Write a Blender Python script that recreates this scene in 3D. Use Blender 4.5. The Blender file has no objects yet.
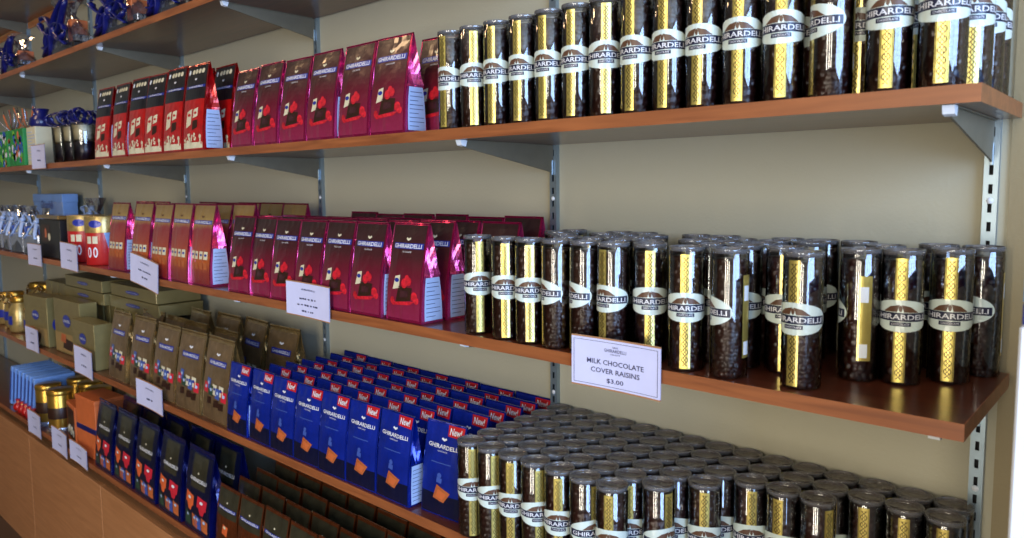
import bpy, math, random
from math import pi, sin, cos, radians
from mathutils import Vector, Matrix, noise

random.seed(7)
scene = bpy.context.scene
col = scene.collection

# ------------------------------------------------------------------ camera
W_PX, H_PX, F_PX, CY = 1024.0, 538.0, 735.5, 255.0
yaw, pit, rol = 0.7328, -0.0915, -0.0084
fw = Vector((-sin(yaw) * cos(pit), cos(yaw) * cos(pit), sin(pit)))
rt = fw.cross(Vector((0, 0, 1))).normalized()
upv = rt.cross(fw)
R_ = cos(rol) * rt + sin(rol) * upv
U_ = -sin(rol) * rt + cos(rol) * upv
cam_d = bpy.data.cameras.new('camera')
cam = bpy.data.objects.new('camera', cam_d)
col.objects.link(cam)
m = Matrix((R_, U_, -fw)).transposed().to_4x4()
m.translation = Vector((0.1854, -1.1799, 1.5940))
cam.matrix_world = m
cam_d.sensor_fit = 'HORIZONTAL'
cam_d.sensor_width = 36.0
cam_d.lens = F_PX / W_PX * 36.0
cam_d.shift_y = -(H_PX / 2 - CY) / W_PX
cam_d.clip_start = 0.02
cam_d.clip_end = 60
scene.camera = cam

# ------------------------------------------------------------------ world, lights, exposure
world = bpy.data.worlds.new('world')
scene.world = world
world.use_nodes = True
bg = world.node_tree.nodes['Background']
bg.inputs[0].default_value = (0.55, 0.70, 1.0, 1)
bg.inputs[1].default_value = 0.8

def area(name, loc, target, sx, sy, power, color):
    d = bpy.data.lights.new(name, 'AREA')
    d.shape = 'RECTANGLE'
    d.size, d.size_y = sx, sy
    d.energy = power
    d.color = color
    o = bpy.data.objects.new(name, d)
    col.objects.link(o)
    o.location = loc
    dirv = (Vector(target) - Vector(loc)).normalized()
    o.rotation_euler = dirv.to_track_quat('-Z', 'Y').to_euler()
    return o

area('daylight_right_window', (3.28, -2.30, 1.78), (0.0, -2.30, 1.78), 3.2, 3.25, 370, (0.40, 0.61, 1.0))
for wx in (-0.45, 0.45, 1.35):
    area('daylight_opposite_pane', (wx, -4.78, 1.75), (wx, 0.0, 1.75), 0.34, 3.15, 50, (1.0, 0.90, 0.72))
area('ceiling_lamp_warm', (-3.1, -1.9, 3.53), (-3.1, -1.9, 0), 0.5, 0.5, 18, (1.0, 0.66, 0.36))
area('ceiling_lamp_over_shelf', (-4.6, -0.9, 3.53), (-4.6, -0.9, 0), 0.4, 0.4, 12, (1.0, 0.62, 0.32))
cam_d.dof.use_dof = True
cam_d.dof.focus_distance = 1.35
cam_d.dof.aperture_fstop = 7.0

vs = scene.view_settings
vs.view_transform = 'Standard'
vs.look = 'None'
vs.gamma = 1.0
vs.exposure = -0.06
vs.use_curve_mapping = False

# ------------------------------------------------------------------ materials
def srgb(r, g, b):
    f = lambda c: (c / 255) / 12.92 if c / 255 <= 0.04045 else ((c / 255 + 0.055) / 1.055) ** 2.4
    return (f(r), f(g), f(b), 1)

def nodes_of(name):
    mt = bpy.data.materials.new(name)
    mt.use_nodes = True
    nt = mt.node_tree
    return mt, nt, nt.nodes['Principled BSDF']

def simple(name, c, rough=0.5, metal=0.0, coat=0.0, bump=0.0, bscale=60.0, vary=0.12, nscale=25.0, spec=0.5):
    """procedural material: base colour broken up with noise, optional noise bump"""
    mt, nt, b = nodes_of(name)
    N, L = nt.nodes, nt.links
    tc = N.new('ShaderNodeTexCoord')
    nz = N.new('ShaderNodeTexNoise')
    nz.inputs['Scale'].default_value = nscale
    nz.inputs['Detail'].default_value = 3
    L.new(tc.outputs['Object'], nz.inputs['Vector'])
    rp = N.new('ShaderNodeValToRGB')
    rp.color_ramp.elements[0].position = 0.3
    rp.color_ramp.elements[1].position = 0.7
    rp.color_ramp.elements[0].color = tuple(x * (1 - vary) for x in c[:3]) + (1,)
    rp.color_ramp.elements[1].color = tuple(min(1, x * (1 + vary)) for x in c[:3]) + (1,)
    L.new(nz.outputs['Fac'], rp.inputs['Fac'])
    L.new(rp.outputs['Color'], b.inputs['Base Color'])
    b.inputs['Roughness'].default_value = rough
    b.inputs['Metallic'].default_value = metal
    b.inputs['Coat Weight'].default_value = coat
    b.inputs['Coat Roughness'].default_value = 0.08
    b.inputs['Specular IOR Level'].default_value = spec
    if bump:
        n2 = N.new('ShaderNodeTexNoise')
        n2.inputs['Scale'].default_value = bscale
        n2.inputs['Detail'].default_value = 2
        L.new(tc.outputs['Object'], n2.inputs['Vector'])
        bp = N.new('ShaderNodeBump')
        bp.inputs['Strength'].default_value = bump
        bp.inputs['Distance'].default_value = 0.004
        L.new(n2.outputs['Fac'], bp.inputs['Height'])
        L.new(bp.outputs['Normal'], b.inputs['Normal'])
    return mt

def wood(name, c1, c2, rough, coat, spec=0.5):
    mt, nt, b = nodes_of(name)
    N, L = nt.nodes, nt.links
    tc = N.new('ShaderNodeTexCoord')
    mp = N.new('ShaderNodeMapping')
    mp.inputs['Scale'].default_value = (2.2, 28, 28)
    L.new(tc.outputs['Object'], mp.inputs['Vector'])
    nz = N.new('ShaderNodeTexNoise')
    nz.inputs['Scale'].default_value = 2.2
    nz.inputs['Detail'].default_value = 6
    nz.inputs['Distortion'].default_value = 0.9
    L.new(mp.outputs['Vector'], nz.inputs['Vector'])
    rp = N.new('ShaderNodeValToRGB')
    rp.color_ramp.elements[0].position = 0.32
    rp.color_ramp.elements[1].position = 0.68
    rp.color_ramp.elements[0].color = c1
    rp.color_ramp.elements[1].color = c2
    L.new(nz.outputs['Fac'], rp.inputs['Fac'])
    L.new(rp.outputs['Color'], b.inputs['Base Color'])
    b.inputs['Roughness'].default_value = rough
    b.inputs['Coat Weight'].default_value = coat
    b.inputs['Coat Roughness'].default_value = 0.07
    b.inputs['Specular IOR Level'].default_value = spec
    return mt

def clear_plastic(name, tint, base, body=0.0, body_col=(0.2, 0.2, 0.2, 1)):
    """thin clear film: transparent with a sharp fresnel reflection, a little body haze"""
    mt = bpy.data.materials.new(name)
    mt.use_nodes = True
    nt = mt.node_tree
    N, L = nt.nodes, nt.links
    N.remove(N['Principled BSDF'])
    out = N['Material Output']
    tr = N.new('ShaderNodeBsdfTransparent'); tr.inputs[0].default_value = tint
    df = N.new('ShaderNodeBsdfDiffuse'); df.inputs[0].default_value = body_col
    gl = N.new('ShaderNodeBsdfGlossy'); gl.inputs['Roughness'].default_value = 0.04
    lw = N.new('ShaderNodeFresnel'); lw.inputs['IOR'].default_value = base
    m1 = N.new('ShaderNodeMixShader'); m1.inputs[0].default_value = body
    L.new(tr.outputs[0], m1.inputs[1]); L.new(df.outputs[0], m1.inputs[2])
    m2 = N.new('ShaderNodeMixShader')
    L.new(lw.outputs[0], m2.inputs[0])
    L.new(m1.outputs[0], m2.inputs[1]); L.new(gl.outputs[0], m2.inputs[2])
    L.new(m2.outputs[0], out.inputs[0])
    return mt

M = {}
M['wall'] = simple('wall_paint', srgb(178, 172, 150), 0.75, bump=0.15, bscale=180, vary=0.04, nscale=1.5, spec=0.2)
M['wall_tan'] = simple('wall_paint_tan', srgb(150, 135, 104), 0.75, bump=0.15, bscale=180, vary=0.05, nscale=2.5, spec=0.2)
M['ceiling'] = simple('ceiling_paint', srgb(205, 198, 180), 0.9, vary=0.03)
M['floor'] = simple('floor_tiles', srgb(74, 56, 42), 0.45, vary=0.15, nscale=4)
M['shelf'] = wood('shelf_veneer', srgb(78, 34, 20), srgb(104, 50, 30), 0.28, 0.35)
M['edge'] = wood('shelf_edge_wood', srgb(124, 68, 36), srgb(158, 92, 50), 0.4, 0.15)
M['lit_wall'] = wood('lit_wall_tone', srgb(200, 120, 62), srgb(226, 150, 84), 0.4, 0.2)  # bright grained tone, stands in for warm light falling on the wall
M['cabinet'] = wood('cabinet_veneer', srgb(166, 110, 66), srgb(182, 124, 78), 0.42, 0.1)
M['steel'] = simple('galvanised_steel', srgb(150, 166, 176), 0.34, 0.7, vary=0.06)
M['zinc'] = simple('zinc_bracket_steel', srgb(112, 106, 90), 0.5, 0.25, vary=0.08)
M['slot'] = simple('slot_hollow', srgb(18, 18, 22), 0.8)
M['white'] = simple('white_print', srgb(222, 226, 232), 0.4, vary=0.03)
M['card'] = simple('price_card_paper', srgb(205, 205, 236), 0.45, vary=0.03, coat=0.15)
M['card_back'] = simple('card_holder', srgb(168, 122, 86), 0.4, vary=0.05)
M['ink'] = simple('dark_ink', srgb(58, 58, 92), 0.5, vary=0.05)
M['clear'] = clear_plastic('clear_tube_film', (0.95, 0.95, 0.96, 1), 2.3)
M['lid'] = clear_plastic('clear_lid_plastic', (0.78, 0.76, 0.74, 1), 1.7, 0.38, srgb(150, 140, 134))
M['rim'] = clear_plastic('clear_lid_rim', (0.88, 0.88, 0.90, 1), 1.9, 0.22, srgb(190, 188, 192))
M['beans'] = simple('chocolate_coating', srgb(62, 27, 22), 0.28, vary=0.3, nscale=70, spec=0.6)
M['gold'] = simple('gold_foil', srgb(228, 206, 112), 0.30, 0.8, bump=0.12, bscale=120, vary=0.08, coat=0.7)
M['gold_ink'] = simple('gold_pattern_ink', srgb(74, 52, 22), 0.35, 0.4)
M['oval'] = simple('oval_label_paper', srgb(204, 214, 204), 0.35, vary=0.04, coat=0.6)
M['navy'] = simple('navy_band', srgb(18, 22, 50), 0.35, vary=0.08, coat=0.2)
M['letter'] = simple('pale_lettering', srgb(218, 216, 218), 0.4, vary=0.03)
M['eagle'] = simple('emblem_brown', srgb(92, 60, 40), 0.4, vary=0.1)
M['foil_red'] = simple('red_foil', srgb(176, 18, 22), 0.20, 0.55, bump=0.8, bscale=20, vary=0.15, coat=0.7)
M['foil_magenta'] = simple('magenta_foil', srgb(184, 30, 92), 0.20, 0.75, bump=0.8, bscale=20, vary=0.18, coat=0.7)
M['foil_pink'] = simple('pink_foil', srgb(226, 84, 150), 0.20, 0.8, bump=0.8, bscale=20, vary=0.15, coat=0.7)
M['foil_gold'] = simple('bronze_foil', srgb(168, 136, 84), 0.20, 0.75, bump=0.8, bscale=20, vary=0.25, coat=0.7)
M['foil_blue'] = simple('blue_foil', srgb(12, 40, 150), 0.20, 0.55, bump=0.8, bscale=20, vary=0.15, coat=0.7)
M['foil_navy'] = simple('navy_foil', srgb(12, 20, 92), 0.20, 0.6, bump=0.8, bscale=20, vary=0.2, coat=0.7)
M['foil_brown'] = simple('copper_brown_foil', srgb(112, 54, 24), 0.32, 0.6, bump=0.8, bscale=36, vary=0.2, coat=0.3)
M['p_dark'] = simple('print_dark_brown', srgb(66, 32, 36), 0.32, 0.1, vary=0.35, nscale=30, coat=0.5, bump=0.25, bscale=40)
def height_print(name, stops, rough=0.3, metal=0.2):
    """printed ink whose colour changes with height on the bag (stops in metres)"""
    mt, nt, b = nodes_of(name)
    N, L = nt.nodes, nt.links
    tc = N.new('ShaderNodeTexCoord')
    sp = N.new('ShaderNodeSeparateXYZ'); L.new(tc.outputs['Object'], sp.inputs[0])
    nz = N.new('ShaderNodeTexNoise'); nz.inputs['Scale'].default_value = 26; nz.inputs['Detail'].default_value = 4
    L.new(tc.outputs['Object'], nz.inputs['Vector'])
    ma = N.new('ShaderNodeMath'); ma.operation = 'MULTIPLY_ADD'; ma.inputs[1].default_value = 0.035
    L.new(nz.outputs['Fac'], ma.inputs[0]); L.new(sp.outputs['Z'], ma.inputs[2])
    mr = N.new('ShaderNodeMapRange'); mr.inputs['From Max'].default_value = 0.25
    L.new(ma.outputs[0], mr.inputs['Value'])
    rp = N.new('ShaderNodeValToRGB')
    els = rp.color_ramp.elements
    while len(els) < len(stops): els.new(0.5)
    for e, (z, c) in zip(els, stops): e.position = (z + 0.0175) / 0.25; e.color = c
    L.new(mr.outputs[0], rp.inputs['Fac']); L.new(rp.outputs['Color'], b.inputs['Base Color'])
    b.inputs['Roughness'].default_value = rough; b.inputs['Metallic'].default_value = metal
    b.inputs['Coat Weight'].default_value = 0.5; b.inputs['Coat Roughness'].default_value = 0.08
    n2 = N.new('ShaderNodeTexNoise'); n2.inputs['Scale'].default_value = 34; L.new(tc.outputs['Object'], n2.inputs['Vector'])
    bp = N.new('ShaderNodeBump'); bp.inputs['Strength'].default_value = 0.4; bp.inputs['Distance'].default_value = 0.004
    L.new(n2.outputs['Fac'], bp.inputs['Height']); L.new(bp.outputs['Normal'], b.inputs['Normal'])
    return mt
M['p_rasp'] = height_print('print_raspberry_fade', [(0.0, srgb(150, 40, 76)), (0.05, srgb(128, 26, 54)), (0.095, srgb(104, 22, 40)), (0.125, srgb(72, 30, 34)), (0.19, srgb(50, 32, 30))])
M['p_cara'] = height_print('print_caramel_fade', [(0.0, srgb(150, 30, 44)), (0.035, srgb(170, 60, 44)), (0.06, srgb(214, 106, 48)), (0.10, srgb(190, 84, 66)), (0.15, srgb(168, 66, 70)), (0.165, srgb(196, 160, 92)), (0.21, srgb(160, 126, 76))], 0.28, 0.45)
M['p_salmon'] = simple('print_salmon', srgb(190, 74, 72), 0.3, 0.3, vary=0.3, nscale=40, coat=0.5, bump=0.3, bscale=40)
M['p_wine'] = simple('print_wine', srgb(146, 34, 62), 0.30, 0.3, vary=0.35, nscale=30, coat=0.5, bump=0.3, bscale=40)
M['p_red'] = simple('print_red', srgb(188, 20, 20), 0.3, 0.2, vary=0.2, nscale=40, coat=0.5, bump=0.3, bscale=40)
M['p_orange'] = simple('print_caramel', srgb(206, 98, 44), 0.3, 0.2, vary=0.25, nscale=60, coat=0.5, bump=0.3, bscale=40)
M['p_gold'] = simple('print_gold', srgb(190, 160, 96), 0.3, 0.6, vary=0.3, nscale=50, coat=0.4, bump=0.3, bscale=40)
M['p_bronze'] = simple('print_bronze', srgb(128, 102, 70), 0.32, 0.5, vary=0.25, nscale=30, coat=0.4, bump=0.3, bscale=40)
M['p_blue'] = simple('print_blue', srgb(10, 36, 138), 0.3, 0.25, vary=0.25, nscale=20, coat=0.5, bump=0.3, bscale=40)
M['p_deep'] = simple('print_deep_blue', srgb(8, 14, 44), 0.3, 0.1, vary=0.2, coat=0.4)
M['p_navyband'] = simple('print_blue_band', srgb(40, 52, 150), 0.35, 0.2, vary=0.1, coat=0.3)
M['p_black'] = simple('print_black', srgb(22, 20, 26), 0.32, 0.1, vary=0.2, coat=0.4)
M['p_olive'] = simple('print_olive_black', srgb(60, 56, 40), 0.32, 0.3, vary=0.3, coat=0.4)
M['choc'] = simple('chocolate_square', srgb(50, 26, 16), 0.35, vary=0.2)
M['milk'] = simple('milk_chocolate', srgb(176, 92, 48), 0.4, vary=0.15)
M['berry'] = simple('raspberry_red', srgb(190, 26, 40), 0.4, vary=0.35, nscale=150)
M['tag_red'] = simple('tag_red', srgb(186, 26, 30), 0.35, vary=0.08, coat=0.3)
M['wrap_orange'] = simple('wrapper_orange', srgb(220, 100, 50), 0.35, vary=0.1, coat=0.3)
M['wrap_red'] = simple('wrapper_red', srgb(196, 36, 52), 0.35, vary=0.1, coat=0.3)
M['wrap_blue'] = simple('wrapper_blue', srgb(60, 84, 160), 0.35, vary=0.1, coat=0.3)
M['wrap_green'] = simple('wrapper_green', srgb(42, 66, 50), 0.35, vary=0.1, coat=0.3)
M['wrap_cream'] = simple('wrapper_cream', srgb(214, 204, 172), 0.35, vary=0.08, coat=0.3)
M['nutri'] = simple('nutrition_paper', srgb(166, 184, 218), 0.35, vary=0.05, coat=0.3)
M['box_olive'] = simple('olive_gold_card', srgb(136, 120, 74), 0.38, 0.35, vary=0.08, coat=0.2)
M['box_tan'] = simple('tan_carton', srgb(150, 122, 74), 0.45, vary=0.1)
M['green'] = simple('green_print', srgb(30, 128, 60), 0.5, vary=0.3, nscale=18)
M['blob_blue'] = simple('balloon_blue', srgb(50, 90, 190), 0.5, vary=0.2)
M['blob_lime'] = simple('leaf_lime', srgb(120, 190, 60), 0.5, vary=0.2)
M['ribbon'] = simple('blue_satin_ribbon', srgb(18, 22, 88), 0.3, vary=0.2, coat=0.3)
M['cello'] = clear_plastic('cellophane', (0.92, 0.94, 0.97, 1), 1.8, 0.06, srgb(180, 190, 215))
M['lightblue'] = simple('light_blue_card', srgb(120, 160, 224), 0.4, vary=0.06, coat=0.2)
M['kraft'] = simple('orange_kraft_box', srgb(196, 98, 48), 0.5, vary=0.08)
M['tin'] = simple('brass_tin', srgb(196, 152, 66), 0.28, 0.85, vary=0.1)
M['black'] = simple('black_card', srgb(20, 17, 18), 0.4, vary=0.1, coat=0.2)
M['mug_red'] = simple('can_red', srgb(186, 30, 30), 0.35, vary=0.1, coat=0.3)
M['silver'] = simple('silver_foil', srgb(190, 196, 214), 0.25, 0.8, vary=0.1, bump=0.8, bscale=40)
M['header_light'] = simple('header_light_blue', srgb(80, 150, 225), 0.5, vary=0.08)
M['header_dark'] = simple('header_dark_blue', srgb(20, 40, 130), 0.5, vary=0.08)
M['panel_white'] = simple('display_white', srgb(226, 232, 246), 0.5, vary=0.02)

# ------------------------------------------------------------------ mesh helpers
class MB:
    def __init__(s):
        s.v, s.f, s.mi, s.mats, s.sm = [], [], [], [], []
    def mat(s, m):
        if m not in s.mats: s.mats.append(m)
        return s.mats.index(m)
    def add(s, vs, fs, m, smooth=False):
        k = len(s.v); i = s.mat(m)
        s.v += [tuple(p) for p in vs]
        for f in fs:
            s.f.append(tuple(k + a for a in f)); s.mi.append(i); s.sm.append(smooth)
    def box(s, a, b, m, bev=0.0):
        x0, y0, z0 = a; x1, y1, z1 = b
        if bev <= 0:
            vs = [(x0,y0,z0),(x1,y0,z0),(x1,y1,z0),(x0,y1,z0),(x0,y0,z1),(x1,y0,z1),(x1,y1,z1),(x0,y1,z1)]
            s.add(vs, [(0,3,2,1),(4,5,6,7),(0,1,5,4),(1,2,6,5),(2,3,7,6),(3,0,4,7)], m)
            return
        c = bev
        rings = []
        for z, ins in ((z0, c), (z0 + c, 0), (z1 - c, 0), (z1, c)):
            X0, X1, Y0, Y1 = x0 + ins, x1 - ins, y0 + ins, y1 - ins
            rings.append([(X0+c,Y0,z),(X1-c,Y0,z),(X1,Y0+c,z),(X1,Y1-c,z),(X1-c,Y1,z),(X0+c,Y1,z),(X0,Y1-c,z),(X0,Y0+c,z)])
        vs = sum(rings, []); fs = []
        for k in range(3):
            for j in range(8):
                fs.append((k*8+j, k*8+(j+1)%8, (k+1)*8+(j+1)%8, (k+1)*8+j))
        fs.append(tuple(range(7, -1, -1))); fs.append(tuple(range(24, 32)))
        s.add(vs, fs, m)
    def lathe(s, prof, m, n=28, c=(0, 0, 0), smooth=True, a0=0, a1=2*pi):
        vs, fs = [], []
        full = abs(a1 - a0 - 2*pi) < 1e-6
        k = n if full else n + 1
        for r, z in prof:
            for i in range(k):
                a = a0 + (a1 - a0) * i / n
                vs.append((c[0] + r*cos(a), c[1] + r*sin(a), c[2] + z))
        for j in range(len(prof)-1):
            for i in range(n):
                i2 = (i+1) % k
                fs.append((j*k+i, j*k+i2, (j+1)*k+i2, (j+1)*k+i))
        s.add(vs, fs, m, smooth)
    def tube(s, pts, r, m, n=8, flat=1.0):
        pts = [Vector(p) for p in pts]; vs = []; fs = []
        for i, p in enumerate(pts):
            t = (pts[min(i+1, len(pts)-1)] - pts[max(i-1, 0)]).normalized()
            ref = Vector((0, 0, 1)) if abs(t.z) < 0.9 else Vector((0, 1, 0))
            a = t.cross(ref).normalized(); b = a.cross(t)
            for k in range(n):
                an = 2*pi*k/n
                vs.append(p + a*r*cos(an) + b*r*flat*sin(an))
        for i in range(len(pts)-1):
            for k in range(n):
                fs.append((i*n+k, i*n+(k+1)%n, (i+1)*n+(k+1)%n, (i+1)*n+k))
        fs.append(tuple(range(n-1, -1, -1))); fs.append(tuple((len(pts)-1)*n+k for k in range(n)))
        s.add(vs, fs, m, True)
    def prism(s, poly, axis, a, b, m):
        """extrude 2-D polygon along axis ('x','y','z') from a to b"""
        def P(p, t):
            return {'x': (t, p[0], p[1]), 'y': (p[0], t, p[1]), 'z': (p[0], p[1], t)}[axis]
        n = len(poly)
        vs = [P(p, a) for p in poly] + [P(p, b) for p in poly]
        fs = [tuple(range(n)), tuple(range(2*n-1, n-1, -1))] + [(i, i+n, (i+1)%n+n, (i+1)%n) for i in range(n)]
        s.add(vs, fs, m)
    # ---- decals: 2-D shapes carried onto a surface through fn(u, v) -> point
    def d_rect(s, fn, u0, v0, u1, v1, m, nu=4, nv=4, skew=0.0):
        vs, fs = [], []
        for j in range(nv+1):
            for i in range(nu+1):
                v = v0 + (v1-v0)*j/nv
                vs.append(fn(u0 + (u1-u0)*i/nu + skew*(v-v0), v))
        for j in range(nv):
            for i in range(nu):
                k = j*(nu+1)+i
                fs.append((k, k+1, k+nu+2, k+nu+1))
        s.add(vs, fs, m)
    def d_quad(s, fn, p, m, n=3):
        vs, fs = [], []
        for j in range(n+1):
            for i in range(n+1):
                a, b = i/n, j/n
                u = (1-a)*(1-b)*p[0][0] + a*(1-b)*p[1][0] + a*b*p[2][0] + (1-a)*b*p[3][0]
                v = (1-a)*(1-b)*p[0][1] + a*(1-b)*p[1][1] + a*b*p[2][1] + (1-a)*b*p[3][1]
                vs.append(fn(u, v))
        for j in range(n):
            for i in range(n):
                k = j*(n+1)+i
                fs.append((k, k+1, k+n+2, k+n+1))
        s.add(vs, fs, m)
    def d_ell(s, fn, cu, cv, ru, rv, m, n=20, rings=2):
        vs = [fn(cu, cv)]; fs = []
        for r in range(1, rings+1):
            for i in range(n):
                a = 2*pi*i/n
                vs.append(fn(cu + ru*r/rings*cos(a), cv + rv*r/rings*sin(a)))
        for i in range(n): fs.append((0, 1+i, 1+(i+1)%n))
        for r in range(1, rings):
            for i in range(n):
                a = 1+(r-1)*n; b = 1+r*n
                fs.append((a+i, b+i, b+(i+1)%n, a+(i+1)%n))
        s.add(vs, fs, m)
    def build(s, name, parent=None):
        me = bpy.data.meshes.new(name)
        me.from_pydata(s.v, [], s.f)
        for mm in s.mats: me.materials.append(M[mm])
        me.polygons.foreach_set('material_index', s.mi)
        me.polygons.foreach_set('use_smooth', s.sm)
        me.update()
        o = bpy.data.objects.new(name, me)
        col.objects.link(o)
        if parent is not None: o.parent = parent
        return o

def tag(o, label=None, cat=None, group=None, kind=None):
    if label: o['label'] = label
    if cat: o['category'] = cat
    if group: o['group'] = group
    if kind: o['kind'] = kind
    return o

def empty(name, loc=(0, 0, 0), rz=0.0):
    o = bpy.data.objects.new(name, None)
    o.empty_display_size = 0.02
    col.objects.link(o)
    o.location = loc
    o.rotation_euler = (0, 0, rz)
    return o

KIDS = {}
def kids(o):
    if o.name not in KIDS: KIDS[o.name] = [c for c in bpy.data.objects if c.parent == o]
    return KIDS[o.name]
def copy_tree(o, parent=None):
    c = o.copy(); col.objects.link(c)
    if parent is not None: c.parent = parent
    for ch in kids(o): copy_tree(ch, c)
    return c

class Kind:
    """a prototype thing: first use is the thing itself, later uses are copies"""
    def __init__(s, proto):
        s.p, s.used = proto, False
        s.snap = None
    def put(s, loc, rz, label, group, sc=None):
        if not s.used:
            kids(s.p)
            for c in kids(s.p): kids(c)
            o = s.p; s.used = True
        else:
            o = copy_tree(s.p)
        o.location = loc
        o.rotation_euler = (0, 0, rz)
        o.scale = sc if sc else (1, 1, 1)
        o['label'] = label
        o['group'] = group
        return o

TXT = {}
def text_mesh(body, bold=0.0):
    """flat glyph triangles, normalised: x in [-0.5, 0.5] of the width, returns verts, faces, aspect"""
    key = (body, bold)
    if key in TXT: return TXT[key]
    cu = bpy.data.curves.new('lettering_curve', 'FONT')
    cu.body = body
    cu.offset = bold
    cu.resolution_u = 2
    cu.fill_mode = 'FRONT'
    ob = bpy.data.objects.new('lettering_curve', cu)
    col.objects.link(ob)
    dg = bpy.context.evaluated_depsgraph_get()
    me = bpy.data.meshes.new_from_object(ob.evaluated_get(dg))
    vs = [v.co.copy() for v in me.vertices]
    fs = [tuple(p.vertices) for p in me.polygons]
    bpy.data.objects.remove(ob); bpy.data.curves.remove(cu); bpy.data.meshes.remove(me)
    x0 = min(v.x for v in vs); x1 = max(v.x for v in vs)
    y0 = min(v.y for v in vs); y1 = max(v.y for v in vs)
    w = x1 - x0; h = y1 - y0
    out = ([((v.x-x0)/w - 0.5, (v.y-y0)/h - 0.5) for v in vs], fs, h/w)
    TXT[key] = out
    return out

def d_text(mb, fn, body, cu, cv, w, h, m, bold=0.0, skew=0.0):
    vs, fs, asp = text_mesh(body, bold)
    mb.add([fn(cu + x*w + skew*y*h, cv + y*h) for x, y in vs], fs, m)

NUM = ['zeroth', 'first', 'second', 'third', 'fourth', 'fifth', 'sixth', 'seventh', 'eighth', 'ninth', 'tenth', 'eleventh',
       'twelfth', 'thirteenth', 'fourteenth', 'fifteenth', 'sixteenth', 'seventeenth', 'eighteenth']

# ------------------------------------------------------------------ room shell
def struct(name, mb):
    o = mb.build(name); tag(o, kind='structure'); return o
XL, XR, YF, ZC = -8.0, 3.3, -4.8, 3.6
b = MB(); b.box((XL, YF, -0.08), (XR, 0.1, 0), 'floor'); struct('floor', b)
b = MB(); b.box((XL, YF, ZC), (XR, 0.1, ZC+0.08), 'ceiling'); struct('ceiling', b)
b = MB(); b.box((XL, 0, 0), (0.020, 0.1, ZC), 'wall'); struct('wall_back', b)
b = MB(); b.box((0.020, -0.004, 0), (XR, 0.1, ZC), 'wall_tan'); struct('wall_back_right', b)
b = MB(); b.box((XL-0.1, YF-0.1, 0), (XL, 0.1, ZC), 'wall'); struct('wall_left', b)
b = MB()
b.box((XR, YF-0.1, 0), (XR+0.1, -3.95, ZC), 'wall_tan'); b.box((XR, -0.65, 0), (XR+0.1, 0.1, ZC), 'wall_tan')
b.box((XR, -3.95, 0), (XR+0.1, -0.65, 0.12), 'wall_tan'); b.box((XR, -3.95, 3.45), (XR+0.1, -0.65, ZC), 'wall_tan')
struct('wall_right', b)
b = MB()
b.box((XL, YF-0.1, 0), (-0.68, YF, ZC), 'wall_tan'); b.box((1.58, YF-0.1, 0), (XR, YF, ZC), 'wall_tan')
b.box((-0.68, YF-0.1, 0), (1.58, YF, 0.15), 'wall_tan'); b.box((-0.68, YF-0.1, 3.40), (1.58, YF, ZC), 'wall_tan')
for x0, x1 in ((-0.22, 0.22), (0.68, 1.12)): b.box((x0, YF-0.1, 0.15), (x1, YF, 3.40), 'wall_tan')
struct('wall_front', b)
# window frames of the two openings
b = MB()
for y0, y1 in ((-3.95, -3.90), (-2.325, -2.275), (-0.70, -0.65)): b.box((XR-0.03, y0, 0.12), (XR+0.05, y1, 3.45), 'white')
for z0, z1 in ((0.12, 0.17), (3.40, 3.45)): b.box((XR-0.03, -3.95, z0), (XR+0.05, -0.65, z1), 'white')
struct('window_1', b)
b = MB()
for wx in (-0.45, 0.45, 1.35):
    for x0 in (wx-0.23, wx+0.20): b.box((x0, YF-0.05, 0.15), (x0+0.03, YF+0.03, 3.40), 'white')
    for z0, z1 in ((0.15, 0.19), (3.36, 3.40)): b.box((wx-0.23, YF-0.05, z0), (wx+0.23, YF+0.03, z1), 'white')
struct('window_2', b)

# ------------------------------------------------------------------ shelving
ZS = {'S0': 2.440, 'S1': 2.075, 'S2': 1.6976, 'S3': 1.3391, 'S4': 0.975, 'S5': 0.622}
DS = {'S0': 0.290, 'S1': 0.290, 'S2': 0.283, 'S3': 0.2934, 'S4': 0.300, 'S5': 0.2934}
SN = {'S0': 'highest', 'S1': 'second highest', 'S2': 'upper', 'S3': 'middle', 'S4': 'lower', 'S5': 'lowest'}
TX = [0.0, -0.7535, -1.5825, -2.4114, -3.2404, -4.0693, -4.8983]
TH = 0.019
shelf_names = {'S0': 'dark wooden shelf board at the very top left corner',
  'S1': 'wooden shelf board carrying the blue ribboned gift bundles',
  'S2': 'wooden shelf board carrying the red bags and upper row of tubes',
  'S3': 'wooden shelf board with the raisin price card, carrying tubes and magenta bags',
  'S4': 'wooden shelf board carrying blue bags and the dense block of tubes',
  'S5': 'lowest wooden shelf board carrying navy and brown bags'}
for k in ZS:
    z, d = ZS[k], DS[k]
    xr = {'S3': 0.0314, 'S1': -0.735, 'S0': -0.735}.get(k, 0.030)
    r = empty('shelf_board', (0, 0, z))
    tag(r, shelf_names[k], 'shelf', 'wooden wall shelves')
    b = MB(); b.box((XL+0.4, -d+0.0012, -TH), (xr, -0.011 if k != 'S5' else -0.011, 0), 'shelf'); b.build('board', r)
    b = MB(); b.box((XL+0.4, -d-0.0006, -TH-0.0002), (xr, -d+0.0012, 0.0002), 'edge')
    tag(b.build('front_edge_band', r), 'orange brown front edge')
    b = MB(); b.box((xr, -d-0.0006, -TH-0.0002), (xr+0.0012, -0.011, 0.0002), 'edge'); b.build('end_edge_band', r)

# pale wood-toned strip added to stand for warm light on the wall
b = MB(); b.box((XL+0.4, -0.010, 2.392), (-2.60, -0.0005, 2.421), 'lit_wall', 0.002)
tag(b.build('lit_wall_strip'), 'pale added strip standing for warm light on the wall below the highest shelf', 'lit wall strip')

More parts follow.
